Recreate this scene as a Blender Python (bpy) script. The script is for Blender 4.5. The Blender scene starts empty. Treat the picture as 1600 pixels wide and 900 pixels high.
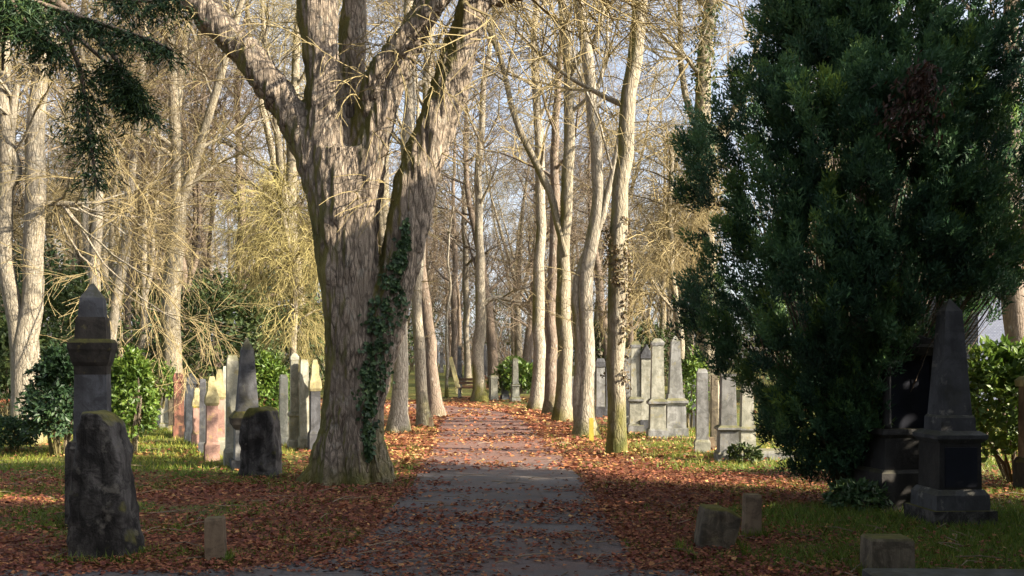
import bpy, bmesh, math, random
import numpy as np
from mathutils import Vector

SC = bpy.context.scene
COL = SC.collection
R_ = math.radians
# ------------------------------------------------------------------ camera, sky, sun, exposure
F = 1600 * 35.0 / 36.0
CAMZ, HZN = 1.6, 570.0
cam_d = bpy.data.cameras.new('camera')
cam_d.sensor_width = 36.0; cam_d.lens = 35.0
cam_d.shift_y = (HZN - 450.0) / 1600.0
cam_d.clip_end = 3000.0
cam = bpy.data.objects.new('camera', cam_d); COL.objects.link(cam)
cam.location = (0, 0, CAMZ); cam.rotation_euler = (R_(90), 0, 0)
SC.camera = cam

SUN_AZ, SUN_EL = 108.0, 28.0           # azimuth clockwise from +Y
world = bpy.data.worlds.new('World'); SC.world = world; world.use_nodes = True
wn = world.node_tree.nodes; wl = world.node_tree.links
sky = wn.new('ShaderNodeTexSky'); sky.sky_type = 'NISHITA'; sky.sun_disc = False
sky.sun_elevation = R_(SUN_EL); sky.sun_rotation = R_(SUN_AZ)
sky.air_density = 0.85; sky.dust_density = 3.0; sky.ozone_density = 1.0
bw = wn.new('ShaderNodeRGBToBW'); wl.new(sky.outputs[0], bw.inputs[0])
cl_t = wn.new('ShaderNodeTexCoord'); cl_n = wn.new('ShaderNodeTexNoise'); cl_n.inputs['Scale'].default_value = 2.5; cl_n.inputs['Detail'].default_value = 5
wl.new(cl_t.outputs['Generated'], cl_n.inputs['Vector'])
cl_r = wn.new('ShaderNodeValToRGB'); cl_r.color_ramp.elements[0].position = .3; cl_r.color_ramp.elements[0].color = (.25, .25, .25, 1); cl_r.color_ramp.elements[1].position = .65; cl_r.color_ramp.elements[1].color = (.85, .85, .85, 1)
wl.new(cl_n.outputs['Fac'], cl_r.inputs[0])
cl_g = wn.new('ShaderNodeMix'); cl_g.data_type = 'RGBA'; cl_g.blend_type = 'MULTIPLY'; cl_g.inputs[0].default_value = 1.0; cl_g.inputs[7].default_value = (1.22, 1.25, 1.34, 1)
wl.new(bw.outputs[0], cl_g.inputs[6])
cl_m = wn.new('ShaderNodeMix'); cl_m.data_type = 'RGBA'
wl.new(cl_r.outputs['Color'], cl_m.inputs[0]); wl.new(sky.outputs[0], cl_m.inputs[6]); wl.new(cl_g.outputs[2], cl_m.inputs[7])
wl.new(cl_m.outputs[2], wn['Background'].inputs['Color'])
wn['Background'].inputs['Strength'].default_value = 0.115
sun_d = bpy.data.lights.new('sun', 'SUN'); sun_d.energy = 5.0; sun_d.angle = R_(0.53)
sun_d.color = (1.0, 0.87, 0.68)
sun = bpy.data.objects.new('sun', sun_d); COL.objects.link(sun)
sdir = Vector((math.sin(R_(SUN_AZ)) * math.cos(R_(SUN_EL)), math.cos(R_(SUN_AZ)) * math.cos(R_(SUN_EL)), math.sin(R_(SUN_EL))))
sun.rotation_euler = sdir.to_track_quat('Z', 'Y').to_euler()
sun.location = (30, -16, 18)
SC.view_settings.view_transform = 'Standard'; SC.view_settings.look = 'None'
SC.view_settings.exposure = 1.8; SC.view_settings.gamma = 1.0
SC.cycles.use_denoising = True; SC.cycles.denoiser = 'OPENIMAGEDENOISE'; SC.cycles.denoising_input_passes = 'RGB_ALBEDO_NORMAL'; SC.cycles.denoising_prefilter = 'NONE'; SC.cycles.use_adaptive_sampling = False; SC.cycles.sampling_pattern = 'TABULATED_SOBOL'
SC.cycles.max_bounces = 5; SC.cycles.diffuse_bounces = 3; SC.cycles.transmission_bounces = 3
SC.cycles.transparent_max_bounces = 4; SC.cycles.glossy_bounces = 2
SC.cycles.caustics_reflective = False; SC.cycles.caustics_refractive = False

# ------------------------------------------------------------------ helpers
def at(px, py, Y):
    return np.array([(px - 800.0) / F * Y, Y, CAMZ + (HZN - py) / F * Y])
def gy(py):
    return F * CAMZ / (py - HZN)

def hash3(ix, iy, iz):
    h = (ix * 374761393 + iy * 668265263 + iz * 1274126177) & 0xFFFFFFFF
    h = ((h ^ (h >> 13)) * 1274126177) & 0xFFFFFFFF
    return ((h ^ (h >> 16)) & 0xFFFF) / 65535.0
def vnoise(x, y, z=0.0):
    x, y, z = np.broadcast_arrays(np.asarray(x, float), np.asarray(y, float), np.asarray(z, float))
    ix, iy, iz = (np.floor(a).astype(np.int64) for a in (x, y, z))
    fx, fy, fz = x - ix, y - iy, z - iz
    fx, fy, fz = (f * f * (3 - 2 * f) for f in (fx, fy, fz))
    out = 0
    for dx in (0, 1):
        for dy in (0, 1):
            for dz in (0, 1):
                w = (fx if dx else 1 - fx) * (fy if dy else 1 - fy) * (fz if dz else 1 - fz)
                out = out + w * hash3(ix + dx, iy + dy, iz + dz)
    return out
def fbm(x, y, z=0.0, o=3):
    s = 0; a = 0.5; k = 1.0; t = 0
    for i in range(o):
        s = s + a * vnoise(np.asarray(x) * k + 17.3 * i, np.asarray(y) * k, np.asarray(z) * k); t += a; a *= 0.5; k *= 2.03
    return s / t
def sstep(a, b, x):
    t = np.clip((np.asarray(x, float) - a) / (b - a), 0, 1); return t * t * (3 - 2 * t)
def norm(v):
    return v / np.maximum(np.linalg.norm(v, axis=-1, keepdims=True), 1e-9)

def tag(o, label=None, cat=None, group=None, kind=None):
    if label: o['label'] = label
    if cat: o['category'] = cat
    if group: o['group'] = group
    if kind: o['kind'] = kind
    return o
def thing(name, label, cat, loc=(0, 0, 0), rotz=0.0, group=None):
    o = bpy.data.objects.new(name, None); COL.objects.link(o)
    o.empty_display_size = 0.3
    o.location = [float(v) for v in loc]; o.rotation_euler = (0, 0, rotz)
    return tag(o, label, cat, group)
def link(name, me, mat, parent=None):
    o = bpy.data.objects.new(name, me); COL.objects.link(o)
    if mat is not None:
        me.materials.clear(); me.materials.append(mat)
    if parent is not None: o.parent = parent
    return o

class MB:
    """collects numpy geometry and builds one mesh object"""
    def __init__(s): s.V = []; s.Q = []; s.T = []; s.qr = []; s.tr = []; s.n = 0
    def add(s, V, Q=None, T=None, rq=None, rt=None):
        V = np.asarray(V, float).reshape(-1, 3)
        if Q is not None and len(Q):
            s.Q.append(np.asarray(Q) + s.n); s.qr.append(np.zeros(len(Q)) if rq is None else rq)
        if T is not None and len(T):
            s.T.append(np.asarray(T) + s.n); s.tr.append(np.zeros(len(T)) if rt is None else rt)
        s.V.append(V); s.n += len(V)
    def tubes(s, P, R, sides, rnd=None, cap=False):
        P = np.asarray(P, float); R = np.asarray(R, float)
        N, n, _ = P.shape
        if N == 0: return
        T = norm(np.gradient(P, axis=1))
        m = norm(P[:, -1] - P[:, 0])
        ref = np.where(np.abs(m[:, 2:3]) > 0.8, np.array([[1., 0, 0]]), np.array([[0, 0, 1.]]))[:, None, :]
        U = norm(np.cross(T, np.broadcast_to(ref, T.shape))); W = np.cross(T, U)
        a = np.arange(sides) * 2 * math.pi / sides
        ring = U[:, :, None, :] * np.cos(a)[None, None, :, None] + W[:, :, None, :] * np.sin(a)[None, None, :, None]
        V = P[:, :, None, :] + ring * R[:, :, None, None]
        i = np.arange(N)[:, None, None] * n * sides; k = np.arange(n - 1)[None, :, None] * sides; j = np.arange(sides)[None, None, :]
        j2 = (j + 1) % sides
        A = i + k + j; B = i + k + j2; Q = np.stack([A, B, B + sides, A + sides], -1).reshape(-1, 4)
        r = np.zeros(N) if rnd is None else rnd
        s.add(V, Q, rq=np.repeat(r, (n - 1) * sides))
    def cards(s, C, D, Nn, L, W, rnd, fold=0.15):
        """folded rhombus leaves: base C, direction D, rough normal Nn"""
        D = norm(D); S = norm(np.cross(D, Nn)); Nn = np.cross(S, D)
        L = np.asarray(L)[..., None] * np.ones((len(C), 1)); W = np.asarray(W)[..., None] * np.ones((len(C), 1))
        up = Nn * W * fold
        V = np.stack([C, C + D * L * 0.45 + S * W * 0.5 + up, C + D * L, C + D * L * 0.45 - S * W * 0.5 + up], 1)
        Q = np.arange(len(C) * 4).reshape(-1, 4)
        s.add(V, Q, rq=rnd)
    def needles(s, C, D, Nn, L, W, rnd):
        D = norm(D); S = norm(np.cross(D, Nn)) * (np.asarray(W) * .5)[:, None]
        V = np.stack([C - S, C + S, C + D * np.asarray(L)[:, None]], 1)
        s.add(V, T=np.arange(len(C) * 3).reshape(-1, 3), rt=rnd)
    def mesh(s, name, org=(0, 0, 0), smooth=False):
        me = bpy.data.meshes.new(name)
        V = np.concatenate(s.V) - np.asarray(org, float)
        Q = np.concatenate(s.Q) if s.Q else np.zeros((0, 4), int); T = np.concatenate(s.T) if s.T else np.zeros((0, 3), int)
        me.vertices.add(len(V)); me.vertices.foreach_set('co', V.astype(np.float32).ravel())
        loops = np.concatenate([Q.ravel(), T.ravel()]).astype(np.int32)
        me.loops.add(len(loops)); me.loops.foreach_set('vertex_index', loops)
        npoly = len(Q) + len(T)
        ls = np.concatenate([np.arange(len(Q)) * 4, len(Q) * 4 + np.arange(len(T)) * 3]).astype(np.int32)
        me.polygons.add(npoly); me.polygons.foreach_set('loop_start', ls)
        me.update(calc_edges=True)
        at_ = me.attributes.new('rnd', 'FLOAT', 'FACE')
        at_.data.foreach_set('value', np.concatenate(s.qr + s.tr).astype(np.float32))
        me.polygons.foreach_set('use_smooth', np.full(npoly, smooth))
        return me
    def build(s, name, mat, parent=None, org=(0, 0, 0), smooth=False):
        return link(name, s.mesh(name, org, smooth), mat, parent)

# ------------------------------------------------------------------ materials
class NT:
    def __init__(s, name):
        s.m = bpy.data.materials.new(name); s.m.use_nodes = True
        s.t = s.m.node_tree; s.b = s.t.nodes['Principled BSDF']; s.out = s.t.nodes['Material Output']
        s.b.inputs['Roughness'].default_value = 0.85
        s.b.inputs['Specular IOR Level'].default_value = 0.25
    def n(s, typ, **kw):
        nd = s.t.nodes.new(typ)
        for k, v in kw.items():
            if k in nd.inputs: nd.inputs[k].default_value = v
            else: setattr(nd, k, v)
        return nd
    def l(s, a, b): s.t.links.new(a, b); return b
    def coord(s, scale=(1, 1, 1), rand=True, src='Object'):
        c = s.n('ShaderNodeTexCoord'); mp = s.n('ShaderNodeMapping')
        mp.inputs['Scale'].default_value = scale
        s.l(c.outputs[src], mp.inputs['Vector'])
        if rand:
            oi = s.n('ShaderNodeObjectInfo'); mm = s.n('ShaderNodeMath', operation='MULTIPLY'); mm.inputs[1].default_value = 57.0
            s.l(oi.outputs['Random'], mm.inputs[0]); s.l(mm.outputs[0], mp.inputs['Location'])
        return mp.outputs[0]
    def noise(s, vec, scale, detail=4, rough=0.6, dist=0.0):
        nd = s.n('ShaderNodeTexNoise'); nd.inputs['Scale'].default_value = scale; nd.inputs['Detail'].default_value = detail
        nd.inputs['Roughness'].default_value = rough; nd.inputs['Distortion'].default_value = dist
        s.l(vec, nd.inputs['Vector']); return nd.outputs['Fac']
    def ramp(s, fac, stops):
        r = s.n('ShaderNodeValToRGB'); e = r.color_ramp.elements
        while len(e) < len(stops): e.new(0.5)
        for el, (p, c) in zip(e, stops):
            el.position = p; el.color = (c, c, c, 1) if isinstance(c, (int, float)) else (*c, 1)
        s.l(fac, r.inputs[0]); return r.outputs['Color']
    def mix(s, fac, a, b, typ='MIX'):
        m = s.n('ShaderNodeMix', data_type='RGBA', blend_type=typ)
        for sock, v in ((m.inputs[0], fac), (m.inputs[6], a), (m.inputs[7], b)):
            if isinstance(v, (int, float)): sock.default_value = v
            elif isinstance(v, tuple): sock.default_value = (*v, 1)
            else: s.l(v, sock)
        return m.outputs[2]
    def math(s, op, a, b=0.0):
        m = s.n('ShaderNodeMath', operation=op)
        for sock, v in zip(m.inputs, (a, b)):
            if isinstance(v, (int, float)): sock.default_value = v
            else: s.l(v, sock)
        return m.outputs[0]
    def bump(s, h, strength, dist=0.02):
        b = s.n('ShaderNodeBump'); b.inputs['Strength'].default_value = strength; b.inputs['Distance'].default_value = dist
        s.l(h, b.inputs['Height']); s.l(b.outputs[0], s.b.inputs['Normal'])
    def col(s, c): s.l(c, s.b.inputs['Base Color']); return s.m
    def normal(s):
        g = s.n('ShaderNodeNewGeometry'); sp = s.n('ShaderNodeSeparateXYZ'); s.l(g.outputs['Normal'], sp.inputs[0]); return sp
    def objz(s, axis='Z'):
        c = s.n('ShaderNodeTexCoord'); sp = s.n('ShaderNodeSeparateXYZ'); s.l(c.outputs['Object'], sp.inputs[0]); return sp.outputs[axis]

def m_bark(name, light, dark, moss=0.25, fiss=1.0, side=0.0, sc=1.0):
    t = NT(name)
    v = t.coord((15 * sc, 15 * sc, 3.4 * sc)); v2 = t.coord((1, 1, 0.6))
    f1 = t.noise(v, 1.6, 7, 0.78, 0.8); f2 = t.noise(v2, 3.0, 5, 0.65); f3 = t.noise(v2, 1.1, 3)
    c = t.ramp(f1, [(0.36, dark), (0.52, tuple(x * .8 for x in light)), (0.72, tuple(min(1, x * 1.15) for x in light))])
    vo = t.n('ShaderNodeTexVoronoi', feature='DISTANCE_TO_EDGE'); vo.inputs['Scale'].default_value = 1.5
    wv = t.mix(0.22, v, t.n('ShaderNodeTexNoise').outputs['Color']); t.l(wv, vo.inputs['Vector'])
    crack = t.ramp(vo.outputs['Distance'], [(0.02, 1.0), (0.16, 0.0)])
    c = t.mix(t.math('MULTIPLY', crack, 0.55 * fiss), c, dark)
    c = t.mix(t.ramp(f2, [(0.42, 0.0), (0.66, 0.75)]), c, tuple(x * 0.5 for x in light))
    c = t.mix(t.ramp(t.noise(v2, 9.0, 4), [(0.58, 0.0), (0.72, 0.5)]), c, (0.42, 0.41, 0.34))
    zz = t.objz()
    base = t.math('SUBTRACT', 1.0, t.math('MULTIPLY', zz, 0.9))
    mm = t.math('ADD', t.math('MULTIPLY', base, 0.35), f3)
    if side:
        nx = t.math('MULTIPLY', t.normal().outputs['X'], -side)
        nz = t.math('MULTIPLY', t.normal().outputs['Z'], side * 0.5)
        mm = t.math('MAXIMUM', mm, t.math('ADD', f3, t.math('ADD', nx, nz)))
    mk = t.ramp(mm, [(0.62, 0.0), (0.85, 1.0)])
    mk = t.math('MULTIPLY', mk, moss)
    c = t.mix(mk, c, t.ramp(f2, [(0.3, (0.055, 0.06, 0.013)), (0.7, (0.20, 0.175, 0.042))]))
    h = t.math('SUBTRACT', t.math('ADD', f1, t.math('MULTIPLY', f2, 0.5)), t.math('MULTIPLY', crack, 0.35))
    t.bump(h, 0.9 * fiss, 0.03)
    return t.col(c)

def m_twig(name, a, b):
    t = NT(name); v = t.coord()
    at_ = t.n('ShaderNodeAttribute', attribute_name='rnd')
    oi = t.n('ShaderNodeObjectInfo')
    c = t.mix(at_.outputs['Fac'], a, b)
    c = t.mix(t.math('MULTIPLY', oi.outputs['Random'], 0.4), c, tuple(x * 0.6 for x in a))
    return t.col(c)

def m_leaf(name, stops, trans=0.25, rough=0.6, spec=0.3):
    t = NT(name)
    at_ = t.n('ShaderNodeAttribute', attribute_name='rnd')
    c = t.ramp(at_.outputs['Fac'], stops)
    t.b.inputs['Roughness'].default_value = rough; t.b.inputs['Specular IOR Level'].default_value = spec
    t.col(c)
    if trans > 0:
        tr = t.n('ShaderNodeBsdfTranslucent'); t.l(c, tr.inputs['Color'])
        mx = t.n('ShaderNodeMixShader'); mx.inputs[0].default_value = trans
        t.l(t.b.outputs[0], mx.inputs[1]); t.l(tr.outputs[0], mx.inputs[2]); t.l(mx.outputs[0], t.out.inputs['Surface'])
    return t.m

def m_stone(name, base, dark, lichen=(0.30, 0.24, 0.05), lich=0.35, moss=0.5, dirt=0.6, rough=0.85, bump=0.5, scale=1.0):
    t = NT(name); v = t.coord((scale, scale, scale)); vs = t.coord((5 * scale, 5 * scale, 0.9 * scale))
    n1 = t.noise(v, 2.2, 6, 0.65); n2 = t.noise(v, 11.0, 5, 0.7); st = t.noise(vs, 1.3, 5, 0.65, 0.4)
    c = t.mix(n2, tuple(x * 0.78 for x in base), tuple(min(1, x * 1.15) for x in base))
    c = t.mix(t.ramp(st, [(0.40, 0.0), (0.62, dirt)]), c, dark)
    c = t.mix(t.ramp(n1, [(0.5, 0.0), (0.68, dirt)]), c, tuple(x * 0.8 for x in dark))
    n4 = t.noise(v, 6.0, 4, 0.6)
    c = t.mix(t.ramp(t.noise(v, 4.5, 6, 0.75, 0.8), [(0.47, 0.0), (0.56, dirt * .8)]), c, tuple(x * 0.7 for x in dark))
    c = t.mix(t.ramp(n4, [(0.60, 0.0), (0.70, lich)]), c, lichen)
    nz = t.normal().outputs['Z']
    mk = t.ramp(t.math('ADD', t.math('MULTIPLY', nz, 0.5), n1), [(0.66, 0.0), (0.84, moss)])
    c = t.mix(mk, c, t.ramp(n2, [(0.3, (0.045, 0.05, 0.01)), (0.75, (0.15, 0.13, 0.03))]))
    t.b.inputs['Roughness'].default_value = rough
    t.bump(t.math('ADD', n2, n1), bump, 0.015)
    return t.col(c)

M = {}
M['bark_main'] = m_bark('bark_main', (0.43, 0.35, 0.265), (0.06, 0.047, 0.036), 0.95, 1.3, 0.55, 0.9)
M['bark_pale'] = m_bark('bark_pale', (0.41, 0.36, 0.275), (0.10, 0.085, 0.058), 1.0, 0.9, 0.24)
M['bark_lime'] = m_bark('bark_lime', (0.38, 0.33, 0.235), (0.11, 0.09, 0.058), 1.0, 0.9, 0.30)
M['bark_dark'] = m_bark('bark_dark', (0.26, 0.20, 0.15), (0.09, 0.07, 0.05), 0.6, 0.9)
M['twig_gold'] = m_twig('twig_gold', (0.33, 0.265, 0.125), (0.18, 0.14, 0.075))
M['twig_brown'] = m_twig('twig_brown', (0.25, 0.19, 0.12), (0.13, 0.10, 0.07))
M['twig_shade'] = m_twig('twig_shade', (0.19, 0.145, 0.095), (0.10, 0.075, 0.052))  # shade of the far wood put into a darker twig colour
M['twig_shade_olive'] = m_twig('twig_shade_olive', (0.22, 0.185, 0.085), (0.12, 0.095, 0.05))  # olive twigs, likewise darkened for the shade within the wood
M['twig_olive'] = m_twig('twig_olive', (0.36, 0.31, 0.12), (0.20, 0.165, 0.07))
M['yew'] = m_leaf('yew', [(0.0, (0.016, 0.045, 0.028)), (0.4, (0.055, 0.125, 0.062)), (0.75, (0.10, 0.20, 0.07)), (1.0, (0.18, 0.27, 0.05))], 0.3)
M['dead'] = m_leaf('dead', [(0.0, (0.025, 0.012, 0.008)), (1.0, (0.06, 0.028, 0.014))], 0.15)
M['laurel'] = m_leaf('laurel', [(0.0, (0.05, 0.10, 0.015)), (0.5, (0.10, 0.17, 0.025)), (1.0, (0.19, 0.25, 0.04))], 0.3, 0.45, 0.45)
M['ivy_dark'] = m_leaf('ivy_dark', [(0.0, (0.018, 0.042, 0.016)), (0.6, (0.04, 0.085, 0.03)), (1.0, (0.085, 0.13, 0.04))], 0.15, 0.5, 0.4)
M['ivy_brown'] = m_leaf('ivy_brown', [(0.0, (0.06, 0.04, 0.02)), (0.6, (0.13, 0.09, 0.04)), (1.0, (0.16, 0.14, 0.05))], 0.15)
M['holly'] = m_leaf('holly', [(0.0, (0.02, 0.04, 0.012)), (0.6, (0.05, 0.075, 0.02)), (1.0, (0.10, 0.12, 0.03))], 0.2)
M['fir'] = m_leaf('fir', [(0.0, (0.014, 0.032, 0.014)), (0.7, (0.035, 0.075, 0.025)), (1.0, (0.09, 0.13, 0.03))], 0.2)
M['litter'] = m_leaf('litter', [(0.0, (0.05, 0.020, 0.017)), (0.3, (0.155, 0.052, 0.036)), (0.6, (0.27, 0.10, 0.052)), (0.85, (0.38, 0.19, 0.075)), (1.0, (0.50, 0.34, 0.13))], 0.15, 0.7, 0.2)
M['grass'] = m_leaf('grass', [(0.0, (0.055, 0.10, 0.014)), (0.5, (0.125, 0.19, 0.025)), (0.85, (0.23, 0.235, 0.035)), (1.0, (0.33, 0.27, 0.07))], 0.3)
M['pale'] = m_stone('pale_stone', (0.40, 0.39, 0.32), (0.16, 0.16, 0.12), lich=0.4, moss=.7)
M['grey'] = m_stone('grey_stone', (0.29, 0.29, 0.28), (0.10, 0.10, 0.09), lich=0.35, moss=.7)
M['slate'] = m_stone('slate_stone', (0.10, 0.103, 0.112), (0.03, 0.03, 0.03), (0.2, 0.19, 0.13), 0.3, 0.3)
M['pink'] = m_stone('pink_sandstone', (0.42, 0.25, 0.20), (0.16, 0.10, 0.08), (0.42, 0.34, 0.07), 0.6)
M['red'] = m_stone('red_sandstone', (0.22, 0.095, 0.065), (0.04, 0.027, 0.02), (0.30, 0.22, 0.08), 0.4, dirt=.95)
M['lichen'] = m_stone('lichened_stone', (0.42, 0.37, 0.20), (0.16, 0.14, 0.07), (0.48, 0.38, 0.06), 0.9)
M['black'] = m_stone('black_stone', (0.095, 0.095, 0.10), (0.028, 0.028, 0.03), (0.26, 0.245, 0.21), 0.8, 0.25, 0.5, 0.55, 0.4)
M['shade_black'] = m_stone('shade_black_stone', (0.035, 0.033, 0.032), (0.012, 0.012, 0.012), (0.10, 0.09, 0.07), 0.25, 0.25, 0.5, 0.6, 0.4)  # near-black die stone; on the aedicule the yew's shade is put into it
M['polish'] = m_stone('polished_plaque', (0.02, 0.022, 0.03), (0.012, 0.012, 0.015), (0.03, 0.03, 0.03), 0.1, 0.0, 0.2, 0.28, 0.05)
M['rock'] = m_stone('mossy_rock', (0.105, 0.097, 0.088), (0.012, 0.011, 0.010), (0.24, 0.22, 0.18), 0.5, 0.95, 0.85, 0.9, 1.0)
M['rockbrown'] = m_stone('mossy_brown_stone', (0.20, 0.165, 0.115), (0.05, 0.042, 0.03), (0.24, 0.2, 0.09), 0.3, 0.95, 0.7, 0.9, 0.9)
M['mossy'] = m_stone('moss_cap', (0.045, 0.039, 0.032), (0.015, 0.013, 0.011), (0.14, 0.12, 0.03), 0.6, 1.0, 0.7)
M['post'] = m_stone('old_post', (0.23, 0.17, 0.11), (0.07, 0.05, 0.035), (0.2, 0.17, 0.08), 0.3, 0.4, 0.6)
M['yellow'] = m_stone('yellow_paint', (0.46, 0.39, 0.06), (0.30, 0.25, 0.05), (0.5, 0.45, 0.2), 0.2, 0.0, 0.3)
M['wood'] = m_stone('bench_wood', (0.20, 0.12, 0.075), (0.07, 0.045, 0.03), lich=0.1, moss=0.1)

# ------------------------------------------------------------------ ground
def terrain(x, y):
    return 1.45 * sstep(40, 88, y) + 0.05 * (fbm(np.asarray(x) * 0.25, np.asarray(y) * 0.25, 3.1) - 0.5) * sstep(5, 14, y)

CL = np.array([(-0.2, -6), (-0.2, 4), (-0.2, 10), (-0.22, 15), (-0.42, 20), (-0.7, 26), (-1.1, 31), (-2.1, 35.5), (-4.6, 39.5), (-9, 42.5), (-16, 44.5), (-30, 46)], float)
def resample(P, n):
    P = np.asarray(P, float)
    # Catmull-Rom then uniform resample
    Q = np.vstack([2 * P[0] - P[1], P, 2 * P[-1] - P[-2]])
    out = []
    for i in range(1, len(Q) - 2):
        t = np.linspace(0, 1, 12, endpoint=False)[:, None]
        a, b, c, d = Q[i - 1], Q[i], Q[i + 1], Q[i + 2]
        out.append(0.5 * ((2 * b) + (-a + c) * t + (2 * a - 5 * b + 4 * c - d) * t ** 2 + (-a + 3 * b - 3 * c + d) * t ** 3))
    out.append(Q[-2:-1])
    D = np.vstack(out)
    s = np.concatenate([[0], np.cumsum(np.linalg.norm(np.diff(D[:, :3] if D.shape[1] > 2 else D, axis=0), axis=1))])
    u = np.linspace(0, s[-1], n)
    return np.stack([np.interp(u, s, D[:, k]) for k in range(D.shape[1])], 1)
CLs = resample(CL, 160)
def path_dist(x, y):
    x = np.asarray(x, float); y = np.asarray(y, float)
    d = np.full(x.shape, 1e9)
    for p in CLs: d = np.minimum(d, (x - p[0]) ** 2 + (y - p[1]) ** 2)
    return np.sqrt(d)
HALF = 1.17
def on_path(x, y):
    """signed distance to the paved area: negative inside"""
    d = path_dist(x, y) - HALF
    cross = np.where(x < 1.4, np.maximum(y - 7.72, 3.5 - y), 9.0)
    # flare where the cross path joins
    fl = np.hypot(x + 2.6, y - 8.9) ; fl = np.where((x > -2.6) & (x < -1.2) & (y < 8.9), 1.2 - fl, 9.0)
    return np.minimum(np.minimum(d, cross), fl)

def leaf_field(x, y):
    x = np.asarray(x, float); y = np.asarray(y, float)
    pd = on_path(x, y)
    n1 = fbm(x * 0.55, y * 0.8, 1.7); n2 = fbm(x * 1.6, y * 2.6, 5.2)
    verge = np.where(pd > 0, np.exp(-(pd / 2.2) ** 2), 0)
    g = 0.42 + 1.3 * (n1 - 0.5)
    near = sstep(15.0, 12.5, y)
    left = (x < 0)
    g = np.where(left, g + (-0.02 + 1.4 * (n2 - .5)) * near, g - 0.08 * near)
    g = g + 0.55 * sstep(2.2, 1.0, np.hypot((x - 3.0) * 0.55, y - 12.8))      # drift under the yew
    g = g + 0.22 * sstep(2.8, 1.6, x) * near
    g = g - 0.36 * sstep(14.2, 15.5, y) * sstep(2.2, 4.0, np.abs(x))
    g = g - 0.28 * sstep(2.2, 3.4, x) * sstep(11.8, 10.8, y)
    off = np.clip(np.maximum(g, verge * (0.75 + 0.7 * (n2 - 0.3))), 0, 1)
    pn = fbm(x * 0.7 + 3, y * 1.5, 9.0); pn2 = fbm(x * 2.2, y * 3.6, 2.0)
    band = np.exp(-((y - 10.6 - 0.25 * x) / 0.75) ** 2) * 0.8 + 0.7 * sstep(9.5, 8.3, y) * (0.45 + pn2) - 0.28 * np.exp(-((y - 13.3) / 1.1) ** 2) - 0.15 * np.exp(-((y - 9.6) / .5) ** 2)
    far = 0.22 * sstep(13.8, 19.5, y)
    on = np.clip(0.08 + 2.6 * (pn - 0.48) + 1.5 * (pn2 - 0.5) + band + far + 0.55 * np.exp(-(np.minimum(pd, 0) / 0.16) ** 2), 0.015, 1)
    return np.where(pd < 0, on * 0.95, off)

def m_ground():
    t = NT('ground_soil'); v = t.coord((1, 1, 1), False)
    n1 = t.noise(v, 26, 6, 0.75); n2 = t.noise(v, 7, 5, 0.7); n3 = t.noise(v, 0.5, 4)
    a = t.n('ShaderNodeAttribute', attribute_name='litter')
    leaf = t.ramp(n1, [(0.33, (0.035, 0.015, 0.010)), (0.48, (0.12, 0.045, 0.022)), (0.58, (0.22, 0.09, 0.035)), (0.7, (0.34, 0.18, 0.06))])
    gr = t.ramp(n1, [(0.35, (0.035, 0.045, 0.012)), (0.52, (0.085, 0.10, 0.02)), (0.7, (0.20, 0.18, 0.04))])
    gr = t.mix(t.ramp(n3, [(0.45, 0.0), (0.65, 0.5)]), gr, (0.17, 0.13, 0.03))
    k = t.ramp(t.math('ADD', a.outputs['Fac'], t.math('MULTIPLY', t.math('SUBTRACT', n2, 0.5), 1.5)), [(0.36, 0.0), (0.54, 1.0)])
    t.bump(n1, 0.8, 0.04)
    return t.col(t.mix(k, gr, leaf))
M['ground'] = m_ground()
def m_asphalt():
    t = NT('asphalt'); v = t.coord((1, 1, 1), False)
    n1 = t.noise(v, 90, 3, 0.7); n2 = t.noise(v, 0.9, 5, 0.65); n3 = t.noise(v, 5, 5, 0.7)
    c = t.ramp(n1, [(0.3, (0.06, 0.06, 0.063)), (0.55, (0.115, 0.112, 0.112)), (0.8, (0.19, 0.185, 0.18))])
    c = t.mix(t.ramp(n2, [(0.40, 0.0), (0.62, 0.75)]), c, (0.06, 0.056, 0.053))
    vo = t.n('ShaderNodeTexVoronoi', feature='DISTANCE_TO_EDGE'); vo.inputs['Scale'].default_value = 0.8; t.l(t.mix(0.25, v, t.n('ShaderNodeTexNoise').outputs['Color']), vo.inputs['Vector'])
    c = t.mix(t.ramp(vo.outputs['Distance'], [(0.0, 0.7), (0.012, 0.0)]), c, (0.03, 0.027, 0.025))
    c = t.mix(t.ramp(n3, [(0.45, 0.0), (0.7, 0.7)]), c, (0.13, 0.085, 0.06))
    sa = t.n('ShaderNodeAttribute', attribute_name='stain')
    c = t.mix(t.math('MULTIPLY', sa.outputs['Fac'], t.ramp(n3, [(.3, .45), (.6, 1.0)])), c, t.ramp(n1, [(.35, (.085, .042, .035)), (.6, (.20, .105, .078)), (.75, (.30, .17, .11))]))
    t.b.inputs['Roughness'].default_value = 0.8
    t.bump(t.math('ADD', n1, n3), 0.35, 0.01)
    return t.col(c)
M['asphalt'] = m_asphalt()

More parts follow.
